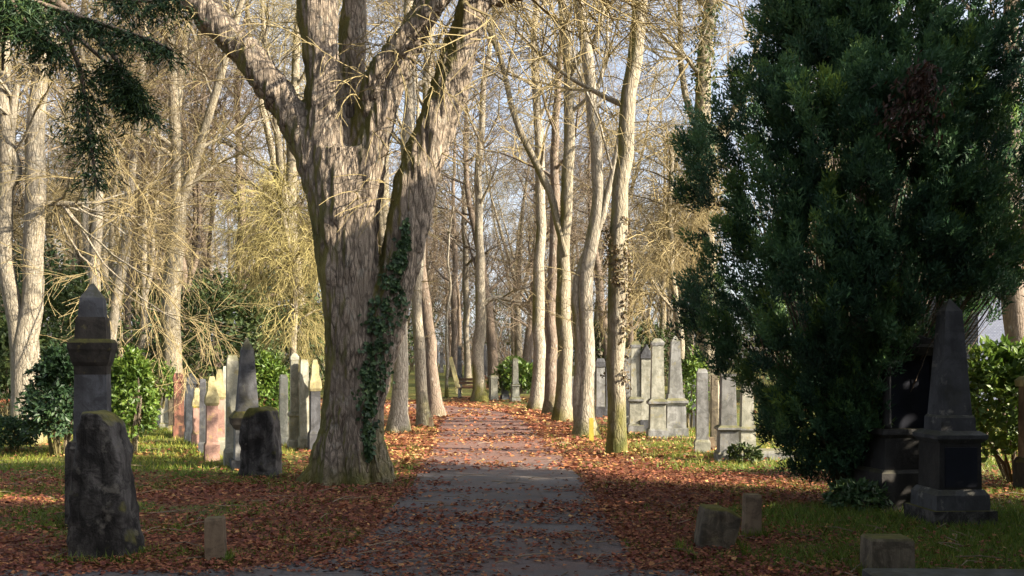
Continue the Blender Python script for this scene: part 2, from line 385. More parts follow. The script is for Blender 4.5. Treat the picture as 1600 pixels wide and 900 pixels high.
def grid_sheet(xs, ys, zf):
    X, Y = np.meshgrid(xs, ys)
    V = np.stack([X, Y, zf(X, Y)], -1).reshape(-1, 3)
    nx = len(xs); i = (np.arange(len(ys) - 1)[:, None] * nx + np.arange(nx - 1)[None, :]).ravel()
    return V, np.stack([i, i + 1, i + nx + 1, i + nx], 1)
xs = np.concatenate([-np.geomspace(400, 22, 16), np.arange(-21.5, 21.6, 0.28), np.geomspace(22, 400, 16)])
ys = np.concatenate([[-200, -90, -40, -20, -10, -5, 0, 3], np.arange(5, 20, 0.22), np.arange(20, 50, 0.5), np.arange(50, 100, 3), [110, 140, 200, 300, 500, 900]])
V, Q = grid_sheet(xs, ys, lambda x, y: terrain(x, y) - 0.012)
mb = MB(); mb.add(V, Q)
g = mb.build('ground', M['ground'], smooth=True); tag(g, kind='structure')
la = g.data.attributes.new('litter', 'FLOAT', 'POINT'); la.data.foreach_set('value', leaf_field(V[:, 0], V[:, 1]).astype(np.float32))

# path: one sheet following the bend, then the cross path with its flared corner
mb = MB()
cl = resample(CL, 150); tn = norm(np.gradient(cl, axis=0)); nm = np.stack([-tn[:, 1], tn[:, 0]], 1)
cols = np.linspace(-1, 1, 9)
rows = []
for k, (p, n_) in enumerate(zip(cl, nm)):
    wob = HALF + 0.10 * (vnoise(k * 0.35, 0.0) - 0.5); wob2 = HALF + 0.10 * (vnoise(k * 0.35, 7.0) - 0.5)
    for c in cols:
        q = p + n_ * (c * (wob if c < 0 else wob2)); rows.append((q[0], q[1], float(terrain(q[0], q[1])) + 0.006))
i = (np.arange(149)[:, None] * 9 + np.arange(8)[None, :]).ravel()
mb.add(np.array(rows), np.stack([i, i + 9, i + 10, i + 1], 1))
o = mb.build('path', M['asphalt'], smooth=True); tag(o, kind='structure')
rw = np.array(rows); st_ = o.data.attributes.new('stain', 'FLOAT', 'POINT')
st_.data.foreach_set('value', np.clip(sstep(14.0, 17.5, rw[:, 1]) * .95 + .45 * sstep(10, 7, rw[:, 1]), 0, 1).astype(np.float32))      # leaves trodden to crumbs under the avenue
mb = MB()
xs2 = np.linspace(-14, 1.4, 40)
top = 7.72 + 0.05 * (vnoise(xs2 * 1.3, 3) - 0.5)
fl = (xs2 > -2.6) & (xs2 < -1.1)
top = np.where(fl, np.maximum(top, 8.9 - np.sqrt(np.maximum(1.44 - (np.clip(xs2, -2.6, -1.4) + 2.6) ** 2, 0)) ), top)
Vx = np.stack([np.stack([xs2, np.full(40, 3.5), np.full(40, 0.010)], 1), np.stack([xs2, top, np.full(40, 0.010)], 1)], 0).reshape(-1, 3)
i = np.arange(39); mb.add(Vx, np.stack([i, i + 1, i + 41, i + 40], 1))
o = mb.build('cross_path', M['asphalt']); tag(o, kind='structure')

# fallen leaves
rng = np.random.default_rng(11)
mb = MB()
for (y0, y1, dens, sc) in ((5.8, 10, 1300, .54), (10, 15, 750, .64), (15, 25, 260, .95), (25, 46, 50, 1.7)):
    wx = 0.55 * y1 + 0.8
    n = int((y1 - y0) * 2 * wx * dens)
    x = rng.uniform(-wx, wx, n); y = rng.uniform(y0, y1, n)
    keep = (np.abs(x) < 0.54 * y + 0.5) & (rng.random(n) < leaf_field(x, y) * np.where(on_path(x, y) < 0, 0.85, 0.9))
    x, y = x[keep], y[keep]; n = len(x)
    C = np.stack([x, y, terrain(x, y) + rng.uniform(0.012, 0.035, n)], 1)
    a = rng.uniform(0, 2 * math.pi, n)
    D = np.stack([np.cos(a), np.sin(a), rng.normal(0, 0.16, n)], 1)
    Nn = norm(np.stack([rng.normal(0, 0.4, n), rng.normal(0, 0.4, n), np.ones(n)], 1))
    r = np.clip(rng.beta(2, 2.4, n) + 0.22 * (fbm(x * 0.4, y * 0.4, 8) - 0.5) + 0.18 * sstep(14, 17, y), 0, 1)  # leaves painted paler from the shadow's edge onward, like sunlit ground
    L = (0.04 + 0.085 * rng.beta(1.6, 2.2, n)) * sc
    mb.cards(C, D, Nn, L, L * rng.uniform(0.6, 0.95, n), r, fold=rng.uniform(-0.1, 0.3, (n, 1)))
o = mb.build('fallen_leaves', M['litter']); tag(o, 'red brown fallen leaves strewn over grass and path', 'leaves', kind='stuff')

# grass blades
mb = MB()
for (y0, y1, dens, hs) in ((6.5, 10, 1900, 1.0), (10, 15, 1100, 1.1), (15, 26, 420, 1.5)):
    wx = 0.55 * y1 + 0.5; n = int((y1 - y0) * 2 * wx * dens)
    x = rng.uniform(-wx, wx, n); y = rng.uniform(y0, y1, n)
    pat = fbm(x * 1.1, y * 1.1, 4.4); lf = leaf_field(x, y)
    right = sstep(1.8, 3.6, x) * sstep(14, 11, y)
    dn = np.clip((pat - 0.5) * 2.8 + 0.62 - lf * 0.75 + 0.5 * right, 0, 1)
    lush = np.exp(-(((x - 3.1) / 1.1) ** 2 + ((y - 10.4) / 0.8) ** 2)) + np.exp(-(((x - 5.2) / 0.9) ** 2 + ((y - 10.2) / 1.0) ** 2)) + 0.7 * np.exp(-(((x - 2.6) / 0.8) ** 2 + ((y - 8.2) / 0.4) ** 2))
    dn = np.clip(dn + 0.8 * lush, 0, 1)
    keep = (np.abs(x) < 0.54 * y + 0.3) & (on_path(x, y) > 0.05) & (rng.random(n) < dn)
    x, y, lush, pat = x[keep], y[keep], lush[keep], pat[keep]; n = len(x)
    h = rng.uniform(0.03, 0.075, n) * hs * (1 + 1.1 * np.clip(lush, 0, 1)); w = rng.uniform(0.004, 0.008, n) * hs
    a = rng.uniform(0, 2 * math.pi, n); z = terrain(x, y) - 0.012
    bx, by = np.cos(a) * w, np.sin(a) * w
    lx, ly = rng.normal(0, 0.5, n) * h, rng.normal(0, 0.5, n) * h
    Vt = np.stack([np.stack([x - bx, y - by, z], 1), np.stack([x + bx, y + by, z], 1), np.stack([x + lx, y + ly, z + h], 1)], 1)
    mb.add(Vt, T=np.arange(n * 3).reshape(-1, 3), rt=np.clip(rng.beta(2, 2.5, n) + 0.25 * sstep(14, 17, y) - 0.15 * lush, 0, 1))
for fx, fy, hw in ((gy(866) * (1119 - 800) / F, gy(862), .24), (gy(838) * (1174 - 800) / F, gy(838), .10), (gy(897) * (1386 - 800) / F, gy(897), .2), (gy(876) * (338 - 800) / F, gy(876), .1), (-3.42, 8.35, .3), (4.45, 10.15, .42), (-3.6, 14.3, .32), (-2.25, 13.6, .75), (-4.2, 10, .3)):
    n = 420; side = rng.integers(0, 4, n); u_ = rng.uniform(-1, 1, n) * hw * 1.1; e_ = hw * rng.uniform(1.0, 1.22, n)
    x = fx + np.where(side == 0, u_, np.where(side == 1, u_, np.where(side == 2, e_, -e_))); y = fy + np.where(side == 0, e_, np.where(side == 1, -e_, u_))
    k_ = vnoise(x * 6, y * 6, fx) > .42; x, y = x[k_], y[k_]; n = len(x)
    h = rng.uniform(.04, .13, n); w = rng.uniform(.004, .008, n); a = rng.uniform(0, 6.28, n); bx, by = np.cos(a) * w, np.sin(a) * w; lx, ly = rng.normal(0, .4, n) * h, rng.normal(0, .4, n) * h; z = np.zeros(n) - .01
    mb.add(np.stack([np.stack([x - bx, y - by, z], 1), np.stack([x + bx, y + by, z], 1), np.stack([x + lx, y + ly, z + h], 1)], 1), T=np.arange(n * 3).reshape(-1, 3), rt=rng.beta(2, 2.5, n))
o = mb.build('grass', M['grass']); tag(o, 'short green grass growing through the fallen leaves', 'grass', kind='stuff')

mb = MB(); n = 420
y = rng.uniform(7, 24, n); x = rng.uniform(-.53, .53, n) * y; a = rng.uniform(0, 6.28, n); ln = rng.uniform(.08, .5, n)
p0 = np.stack([x, y, terrain(x, y) + .025], 1); p2 = p0 + np.stack([np.cos(a) * ln, np.sin(a) * ln, rng.uniform(0, .02, n)], 1); p1 = (p0 + p2) / 2 + np.stack([rng.normal(0, .02, n), rng.normal(0, .02, n), rng.uniform(0, .03, n)], 1)
mb.tubes(np.stack([p0, p1, p2], 1), np.stack([rng.uniform(.004, .008, n), np.full(n, .005), np.full(n, .003)], 1), 3, rng.random(n))
o = mb.build('fallen_twigs', M['twig_brown']); tag(o, 'thin brown twigs lying among the fallen leaves', 'twigs', kind='stuff')

# ------------------------------------------------------------------ trees
def grow(rng, P, R, m, trange, ang, L, n, wig, trop, ratio, rtip, rmax=9.0, zmin=None, keep=1.0, side=None):
    P = np.asarray(P); R = np.asarray(R); N, n0, _ = P.shape
    idx = np.repeat(np.arange(N), m); K = len(idx)
    t = rng.uniform(trange[0], trange[1], K) * (n0 - 1); i = np.minimum(t.astype(int), n0 - 2); f = (t - i)[:, None]
    st = P[idx, i] * (1 - f) + P[idx, i + 1] * f
    rad = R[idx, i] * (1 - f[:, 0]) + R[idx, i + 1] * f[:, 0]
    sel = rng.random(K) < keep
    if zmin is not None: sel &= st[:, 2] > zmin
    idx, t, i, st, rad = idx[sel], t[sel], i[sel], st[sel], rad[sel]; K = len(idx)
    tan = norm(P[idx, i + 1] - P[idx, i])
    rv = rng.normal(size=(K, 3))
    if side is not None: rv = rv * 0.8 + np.asarray(side)
    perp = norm(rv - (rv * tan).sum(1, keepdims=True) * tan)
    a = rng.uniform(R_(ang[0]), R_(ang[1]), K)[:, None]
    d = norm(np.cos(a) * tan + np.sin(a) * perp)
    ln = rng.uniform(L[0], L[1], K) * (1 - 0.45 * t / (n0 - 1))
    pts = [st]
    for k in range(1, n):
        d = norm(d + rng.normal(0, wig, (K, 3)) + np.array([0, 0, trop])); pts.append(pts[-1] + d * (ln / (n - 1))[:, None])
    r0 = np.minimum(np.minimum(rad * ratio, rmax), 0.9 * rad + 0.001)
    u = np.linspace(0, 1, n)[None, :]
    return np.stack(pts, 1), r0[:, None] * (1 - u) + np.minimum(rtip, r0)[:, None] * u

def crown_levels(rng, P, R, spec, wood, twigs):
    """limbs -> branches -> twigs -> twiglets; the thick ones into wood, the fine ones into twigs"""
    l1P, l1R = grow(rng, P, R, spec.get('m1', 16), spec.get('t1', (0.35, 0.97)), spec.get('a1', (32, 68)), spec.get('L1', (3.5, 6.5)), 8, 0.13, spec.get('trop1', 0.06), 0.42, 0.014, 0.16, spec.get('zmin'), side=spec.get('side'))
    wood.tubes(l1P, l1R, 6)
    l2P, l2R = grow(rng, l1P, l1R, spec.get('m2', 7), (0.2, 0.98), (30, 70), spec.get('L2', (1.6, 3.4)), 6, 0.16, spec.get('trop2', 0.03), 0.6, 0.007, 0.04)
    twigs.tubes(l2P, l2R, 3, rng.random(len(l2P)))
    l3P, l3R = grow(rng, l2P, l2R, spec.get('m3', 7), (0.15, 1.0), (28, 65), spec.get('L3', (0.7, 1.6)), 4, 0.2, spec.get('trop3', -0.03), 0.65, spec.get('rt', 0.0045), 0.014)
    twigs.tubes(l3P, l3R, 3, rng.random(len(l3P)))
    l4P, l4R = grow(rng, l3P, l3R, spec.get('m4', 4), (0.15, 1.0), (25, 60), spec.get('L4', (0.4, 0.9)), 3, 0.2, spec.get('trop4', -0.10), 0.8, spec.get('rt', 0.0045) * 0.8, 0.008)
    twigs.tubes(l4P, l4R, 3, rng.random(len(l4P)))

def extend(rng, pts, rad, H):
    pts = [np.asarray(p, float) for p in pts]; rad = list(rad)
    d = norm((pts[-1] - pts[-2])[None])[0]
    while pts[-1][2] < H:
        d = d + np.array([rng.normal(0, 0.06), rng.normal(0, 0.06), 0.10]); d /= np.linalg.norm(d)
        pts.append(pts[-1] + d * 1.2)
        rad.append(max(0.03, rad[-1] * 0.88))
    return np.array(pts), np.array(rad)

def flared(pts, rad, amount=0.35, h=0.9):
    z0 = pts[0, 2]
    return rad * (1 + amount * np.exp(-np.maximum(pts[:, 2] - z0, 0) / (h * 0.35)))

def custom_tree(label, Y, paths, H, bark, twig, seed, spec=None, name='bare_tree', group=None, extra_paths=(), flare=0.65, n=34, cat='tree'):
    """paths: lists of (px, py, half width in px[, dy]); the first starts at the root"""
    rng = np.random.default_rng(seed)
    spec = dict(spec or {})
    base = at(*paths[0][0][:2], Y); base[2] = float(terrain(base[0], base[1])) - 0.02
    wood, tw = MB(), MB(); mains = []
    for k, pth in enumerate(list(paths) + list(extra_paths)):
        P = [at(p[0], p[1], Y + (p[3] if len(p) > 3 else 0)) for p in pth]; Rr = [p[2] / F * Y for p in pth]
        if k == 0: P[0][2] = base[2] - 0.1
        if k < len(paths): P, Rr = extend(rng, P, Rr, H * (1 if k == 0 else 0.85))
        PR = resample(np.hstack([np.array(P), np.array(Rr)[:, None]]), n)
        p, r = PR[:, :3], np.maximum(PR[:, 3], 0.01)
        if k == 0: r = flared(p, r, flare)
        p = p + np.stack([fbm(p[:, 2] * 0.6, k, seed) - 0.5, fbm(p[:, 2] * 0.6, k, seed + 9.) - 0.5, np.zeros(len(p))], 1) * 0.30 * np.minimum(1, np.arange(len(p)) / 4.0)[:, None]
        mains.append((p, r))
    for p, r in mains:
        # slightly lobed section
        s = MB(); s.tubes(p[None], r[None], 14)
        v = s.V[0]; ax = np.repeat(p, 14, 0); off = v - ax
        k2 = 1 + 0.36 * (fbm(v[:, 0] * 3.5, v[:, 1] * 3.5, v[:, 2] * 0.7) - 0.5) + 0.10 * (fbm(v[:, 0] * 9, v[:, 1] * 9, v[:, 2] * 2) - 0.5)
        wood.add(ax + off * k2[:, None], s.Q[0])
    P = np.stack([m[0] for m in mains]); Rr = np.stack([m[1] for m in mains])
    spec.setdefault('zmin', 3.0)
    crown_levels(rng, P, Rr, spec, wood, tw)
    if Y < 40 and name == 'bare_tree':
        e1, er = grow(rng, P, Rr, 16, (.10, .6), (45, 85), (.5, 1.7), 8, .12, -.06, .12, .0035, .009, 1.7); tw.tubes(e1, er, 4, rng.random(len(e1)))
        e2, er2 = grow(rng, e1, er, 5, (.15, 1), (30, 65), (.3, .8), 4, .2, -.12, .7, .0035, .008); tw.tubes(e2, er2, 3, rng.random(len(e2)))
    t = thing(name, label, cat, base, 0, group)
    wood.build('trunk', M[bark], t, base, True); tw.build('crown', M[twig], t, base)
    return t, mains

# --- the big tree beside the path: roots, fork and limbs grown into one skin
def remeshed(mb, voxel, disp=None):
    me = mb.mesh('tmp_remesh'); ob = bpy.data.objects.new('tmp_remesh', me); COL.objects.link(ob)
    md = ob.modifiers.new('r', 'REMESH'); md.mode = 'VOXEL'; md.voxel_size = voxel
    ms = ob.modifiers.new('s', 'SMOOTH'); ms.iterations = 4; ms.factor = 0.5
    bpy.context.view_layer.update()
    dg = bpy.context.evaluated_depsgraph_get()
    new = bpy.data.meshes.new_from_object(ob.evaluated_get(dg), depsgraph=dg)
    bpy.data.objects.remove(ob)
    n = len(new.vertices); co = np.empty(n * 3, np.float32); no = np.empty(n * 3, np.float32)
    new.vertices.foreach_get('co', co); new.vertices.foreach_get('normal', no)
    co = co.reshape(-1, 3).astype(float); no = no.reshape(-1, 3)
    if disp is not None: co = co + no * disp(co, no)[:, None]
    new.vertices.foreach_set('co', co.astype(np.float32).ravel())
    new.polygons.foreach_set('use_smooth', np.ones(len(new.polygons), bool))
    new.update()
    return new
def closed_tube(mb, p, r, sides=16):
    k = mb.n; mb.tubes(p[None], r[None], sides)
    n = len(p)
    c0, c1 = p[0], p[-1]
    s = mb.n; mb.V.append(np.array([c0, c1])); mb.n += 2
    j = np.arange(sides); j2 = (j + 1) % sides
    mb.T.append(np.stack([k + j2, k + j, np.full(sides, s)], 1)); mb.tr.append(np.zeros(sides))
    e = k + (n - 1) * sides
    mb.T.append(np.stack([e + j, e + j2, np.full(sides, s + 1)], 1)); mb.tr.append(np.zeros(sides))

MY = 13.6
def limb(pts, n=26, Y=MY):
    A = np.array([list(at(p[0], p[1], Y + (p[3] if len(p) > 3 else 0))) + [p[2] / F * Y] for p in pts]); A = resample(A, n)
    return A[:, :3], A[:, 3]
LT = dict(
  trunk=[(543, 775, 62), (544, 745, 58), (548, 705, 53), (551, 650, 50), (552, 570, 48), (549, 480, 47), (542, 400, 47), (535, 330, 46), (529, 275, 45), (526, 235, 42)],
  right=[(566, 640, 34), (578, 570, 35), (598, 490, 36), (619, 430, 31), (637, 360, 29), (655, 270, 31), (684, 190, 30), (708, 115, 28), (730, 40, 25), (748, -40, 23), (772, -150, 20), (800, -300, 15), (815, -450, 9)],
  stemc=[(520, 290, 36), (514, 230, 34), (509, 160, 32), (503, 90, 31), (496, 20, 31), (492, -60, 28), (480, -200, 23), (470, -360, 16), (465, -480, 9)],
  stemd=[(545, 260, 26, .35), (549, 190, 24, .5), (551, 110, 22, .6), (552, 30, 20, .7), (556, -60, 18, .8), (566, -200, 13, 1.), (570, -340, 8, 1.2)],
  steme=[(545, 400, 38), (558, 320, 32), (574, 255, 28), (593, 180, 26), (616, 115, 26), (642, 60, 23), (672, 5, 19), (715, -70, 15), (760, -170, 11), (790, -280, 7)],
  limbf=[(560, 240, 18, .15), (572, 160, 19, -.1), (592, 112, 19, -.2), (626, 66, 17, -.3), (668, 22, 15, -.4), (716, -20, 13, -.5), (790, -60, 10, -.6), (880, -90, 6, -.7)],
  limbg=[(510, 290, 34), (484, 232, 27), (458, 180, 25), (432, 142, 24), (398, 100, 23), (358, 56, 22), (318, 14, 20), (264, -26, 17), (190, -70, 14), (90, -110, 10), (0, -140, 6)],
  limbh=[(735, 22, 14), (764, 2, 11), (800, -8, 10), (850, -30, 8), (920, -80, 5)],
)
mains = {k: limb(v) for k, v in LT.items()}
big = MB()
for k, (p, r) in mains.items(): closed_tube(big, p, r)
rootb = at(543, 745, MY)
for a, ln, rr in ((200, 1.1, .22), (245, .95, .24), (290, 1.0, .22), (330, 1.0, .24), (15, 1.1, .2), (80, 1., .2), (140, 1., .2)):
    d = np.array([math.cos(R_(a)), math.sin(R_(a)), 0])
    c_ = np.array([rootb[0] + .04, MY, 0]); A = resample(np.array([[*(c_ + d * .22 + np.array([0, 0, 1.1])), rr * .6], [*(c_ + d * .36 + np.array([0, 0, .45])), rr * .75], [*(c_ + d * .46 * ln + np.array([0, 0, .08])), rr * .7], [*(c_ + d * .66 * ln + np.array([0, 0, -.16])), rr * .5]]), 10)
    closed_tube(big, A[:, :3], A[:, 3], 10)
def bark_disp(co, no):
    a = np.arctan2(co[:, 1] - MY, co[:, 0] + 2.2)
    big_ = fbm(co[:, 0] * 2.6, co[:, 1] * 2.6, co[:, 2] * 0.55, 3) - 0.5
    fis = np.abs(fbm(co[:, 0] * 11, co[:, 1] * 11, co[:, 2] * 1.7 + 3, 3) - 0.5)
    fine = fbm(co[:, 0] * 24, co[:, 1] * 24, co[:, 2] * 6, 2) - 0.5
    kn = 0
    for kx, ky, kr in ((508, 428, .13), (528, 640, .10), (575, 300, .09), (522, 330, .10), (560, 545, .08), (655, 250, .09), (500, 150, .08), (420, 135, .09)):
        q = at(kx, ky, MY - .5); r_ = np.sqrt((co[:, 0] - q[0]) ** 2 + ((co[:, 2] - q[2]) * .8) ** 2 + ((co[:, 1] - q[1]) * .35) ** 2)
        kn = kn + .07 * np.exp(-(r_ / kr) ** 2) - .08 * np.exp(-(r_ / (kr * .4)) ** 2)
    return kn + big_ * 0.17 + (fis - 0.12) * 0.17 + fine * 0.035
me = remeshed(big, 0.032, bark_disp)
base = np.array([rootb[0], MY, 0.0])
for_ = np.empty(len(me.vertices) * 3, np.float32); me.vertices.foreach_get('co', for_)
me.vertices.foreach_set('co', (for_.reshape(-1, 3) - base).astype(np.float32).ravel()); me.update()
bt = thing('old_tree', 'huge old tree forking into several thick limbs beside the path, ivy on its trunk', 'tree', base)
me.name = 'trunk'; link('trunk', me, M['bark_main'], bt)
rng = np.random.default_rng(5)
wood, tw = MB(), MB()
P = np.stack([mains[k][0] for k in ('right', 'stemc', 'stemd', 'steme', 'limbf', 'limbg', 'limbh')]); Rr = np.stack([mains[k][1] for k in ('right', 'stemc', 'stemd', 'steme', 'limbf', 'limbg', 'limbh')])
crown_levels(rng, P, Rr, dict(m1=7, t1=(0.5, 0.98), zmin=6.6, m2=6, m3=6, m4=4, L1=(2.0, 3.8)), wood, tw)
# thin water shoots and hanging twigs along the lower limbs
s1, r1 = grow(rng, P, Rr, 17, (0.08, 0.6), (50, 85), (0.7, 2.0), 11, 0.11, -0.085, 0.12, 0.004, 0.010, 3.3)
tw.tubes(s1, r1, 5, rng.random(len(s1)) * 0.4)
s2, r2 = grow(rng, s1, r1, 5, (0.2, 1), (25, 55), (0.35, 0.9), 7, 0.12, -0.14, 0.7, 0.003, 0.006)
tw.tubes(s2, r2, 3, rng.random(len(s2)) * 0.4)
for v_, q_ in zip(wood.V, wood.Q): tw.add(v_, q_ - q_.min())
tw.build('crown', M['twig_gold'], bt, base)
# small dark limb crossing the top left
# ivy on the fork
from mathutils.bvhtree import BVHTree
bvh = BVHTree.FromPolygons([v.co + Vector(base) for v in me.vertices], [tuple(p.vertices) for p in me.polygons])
mb = MB(); n = 2700
ip = resample(np.array([(634, 352, 4), (628, 392, 10), (620, 430, 18), (606, 475, 30), (592, 515, 28), (586, 560, 24), (580, 610, 20), (578, 660, 13), (576, 715, 8)], float), 60)
k = rng.integers(0, 60, n); lo = rng.normal(0, .5, n)
px_, py_ = ip[k, 0] + lo * ip[k, 2] * 1.05, ip[k, 1] + rng.normal(0, 5, n)
ok = fbm(px_ * .11, py_ * .07, 2.0, 2) > .36 + .16 * np.abs(lo)
C, dn = [], []
for a, b in zip(px_[ok], py_[ok]):
    q = at(a, b, MY - .45); o_ = Vector((0, 0, CAMZ)); h = bvh.ray_cast(o_, (Vector(q) - o_).normalized())
    if h[0] is not None and h[0].y < MY + 1.2: C.append(h[0]); dn.append(h[1])
C = np.array(C); d = np.array(dn); n = len(C)
d = np.where((d[:, 1] > 0)[:, None], -d, d)
C = C + d * rng.uniform(0.01, 0.06, n)[:, None]
D = norm(np.stack([rng.normal(0, .6, n), rng.normal(0, .3, n) - .2, rng.normal(-.6, .5, n)], 1))
L = rng.uniform(0.035, 0.085, n)
mb.cards(C, D, norm(d + rng.normal(0, .4, (n, 3))), L, L * 0.85, rng.random(n))
mb.build('ivy', M['ivy_dark'], bt, base)
for k, (dx, amp) in enumerate(((-14, 5), (-4, 7), (6, 5), (15, 8))):
    pts = []
    for py in np.linspace(738, 400, 30):
        px = np.interp(py, [400, 475, 560, 650, 740], [626, 606, 586, 578, 574]) + dx * np.interp(py, [400, 740], [.5, 1]) + amp * math.sin(py * .035 + k * 2)
        o_ = Vector((0, 0, CAMZ)); h = bvh.ray_cast(o_, (Vector(at(px, py, MY - .45)) - o_).normalized())
        if h[0] is not None: pts.append(np.array(h[0]) + np.array([0, -.008, 0]))
    A = np.array(pts); vm = MB(); vm.tubes(A[None], np.linspace(.016, .007, len(A))[None], 6); vm.build('vine', M['bark_dark'], bt, base, True)

# --- the rows along the path
LIME = dict(m1=14, m2=6, m3=6, m4=4, L1=(2.6, 5.2), zmin=3.2, trop3=-0.06, trop4=-0.16)
RT = dict(LIME, m1=13)
rt1, m_rt1 = custom_tree('ivy-trunked tree nearest on the right of the path, leaning slightly right', 17.8, [[(963, 712, 15), (964, 640, 14), (961, 540, 14), (958, 420, 14), (963, 330, 13), (975, 240, 13), (987, 150, 12), (997, 60, 12), (1004, -20, 11)]], 17, 'bark_lime', 'twig_gold', 21, RT, flare=0.25)
t, _ = custom_tree('pale twin-stemmed tree on the right verge with the yellow stake at its foot', 22.2, [[(915, 684, 16), (914, 640, 14), (913, 560, 13), (917, 470, 12), (922, 380, 11), (928, 300, 10), (925, 200, 9), (915, 100, 9), (905, 0, 8)], [(906, 676, 10), (903, 600, 9.5), (906, 500, 9), (912, 430, 8), (935, 350, 6), (960, 250, 5), (975, 150, 4)]], 18, 'bark_pale', 'twig_gold', 22, RT)
t, _ = custom_tree('thick pale tree on the right verge sending one big limb out left', 28.6, [[(880, 658, 13), (880, 600, 12), (881, 520, 12), (883, 440, 11), (885, 360, 10), (888, 260, 9), (890, 150, 8), (880, 40, 7)], [(884, 400, 6), (862, 320, 6), (838, 255, 5.5), (808, 190, 5), (790, 130, 4.5), (772, 60, 4)]], 19, 'bark_lime', 'twig_gold', 23, RT)
t, _ = custom_tree('dark tree between two paler ones on the right verge', 32.5, [[(860, 648, 10), (860, 590, 9), (860, 500, 8.5), (862, 400, 8), (868, 280, 7), (872, 150, 6)]], 19, 'bark_dark', 'twig_gold', 24, RT)
t, _ = custom_tree('farthest pale tree of the row on the right verge', 35.8, [[(838, 641, 11), (840, 590, 10), (840, 500, 10), (843, 420, 9), (846, 330, 8), (840, 200, 7), (838, 90, 6)]], 19, 'bark_pale', 'twig_gold', 25, RT)
t, _ = custom_tree('pale tree just right of the huge old tree on the left verge', 23.7, [[(621, 677, 14), (622, 620, 13), (623, 560, 13), (626, 480, 12), (634, 380, 11), (640, 280, 10), (640, 150, 9)]], 18, 'bark_pale', 'twig_gold', 31, dict(LIME, side=(0, 0.6, 0), m1=11))
t, _ = custom_tree('slim pale leaning tree, middle one on the left verge', 26.2, [[(664, 667, 9.5), (660, 610, 9), (655, 540, 9), (650, 470, 8), (652, 380, 7), (660, 260, 7), (668, 120, 6)]], 18, 'bark_pale', 'twig_gold', 32, dict(LIME, m1=11))
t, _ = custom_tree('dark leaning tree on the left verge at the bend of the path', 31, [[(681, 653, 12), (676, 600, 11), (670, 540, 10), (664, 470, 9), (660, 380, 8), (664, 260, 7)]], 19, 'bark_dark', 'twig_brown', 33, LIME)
t, _ = custom_tree('pale tree with an arching low limb where the path bends away', 43, [[(750, 629, 11), (749, 590, 9.5), (748, 530, 9), (748, 470, 8), (750, 400, 7), (748, 300, 6), (752, 180, 5)]], 20, 'bark_pale', 'twig_brown', 34, dict(LIME, m1=12, m2=5), extra_paths=[[(748, 490, 5), (765, 470, 4), (790, 466, 3.5), (815, 478, 3), (835, 500, 2)]])
t, _ = custom_tree('pale thin sapling standing in the leaves beyond the bend', 47, [[(698, 616, 2.6), (697, 560, 2.5), (698, 500, 2.2), (702, 440, 2)]], 9, 'bark_pale', 'twig_brown', 35, dict(m1=8, m2=4, m3=4, m4=3, L1=(0.8, 1.6), L2=(.4, .9), L3=(.2, .5), L4=(.1, .3)), name='sapling')
t, _ = custom_tree('reddish trunked tree behind the thin sapling', 66, [[(710, 566, 6), (709, 520, 5), (710, 460, 5), (712, 380, 4)]], 18, 'bark_dark', 'twig_brown', 36, dict(LIME, m2=4))
t, _ = custom_tree('pale ivy-grown tree with spreading roots behind the bench', 58, [[(731, 596, 7), (729, 560, 5), (728, 500, 5), (726, 420, 5), (728, 300, 4)]], 19, 'bark_pale', 'twig_brown', 37, dict(LIME, m2=4))
t, m_rt2 = custom_tree('brown ivy-clad tree rising behind the right gravestones beside the yew', 26, [[(1112, 660, 17), (1108, 560, 14), (1108, 420, 13), (1105, 300, 13), (1100, 200, 13), (1104, 100, 11), (1112, 0, 10)], [(1110, 240, 7), (1140, 180, 6), (1170, 120, 5), (1190, 60, 4)], [(1102, 230, 6), (1085, 180, 6), (1070, 120, 5), (1062, 20, 4)]], 17, 'bark_lime', 'twig_gold', 38, dict(LIME, m1=10))
# left side
t, _ = custom_tree('pale thick tree at the left edge dividing into two stems', 20.6, [[(42, 690, 24), (42, 620, 21), (42, 560, 21), (50, 500, 17), (50, 430, 15), (47, 330, 15), (50, 230, 14), (58, 120, 12), (70, 0, 10)], [(36, 580, 17), (25, 500, 14), (14, 430, 13), (8, 340, 12), (10, 250, 11), (2, 130, 10), (-10, 0, 8)]], 18, 'bark_pale', 'twig_gold', 41, dict(LIME, m1=10), extra_paths=[[(52, 318, 6), (80, 317, 5), (110, 318, 4.5), (130, 316, 3.5)], [(10, 300, 8), (30, 270, 7), (20, 220, 6), (28, 130, 5)]])
t, _ = custom_tree('pale upright tree behind the left pillar monument', 30, [[(147, 650, 11), (147, 560, 10), (147, 470, 9), (145, 380, 9), (148, 290, 8), (152, 180, 7)], [(146, 430, 6), (133, 370, 6), (132, 300, 5.5), (128, 200, 5)]], 18, 'bark_pale', 'twig_brown', 42, LIME)
t, _ = custom_tree('slender pale tree slanting right above the bright green bush', 31, [[(166, 650, 9), (172, 560, 9), (182, 480, 8), (192, 410, 8), (204, 330, 7), (214, 240, 6), (222, 120, 5)]], 18, 'bark_pale', 'twig_brown', 43, LIME)
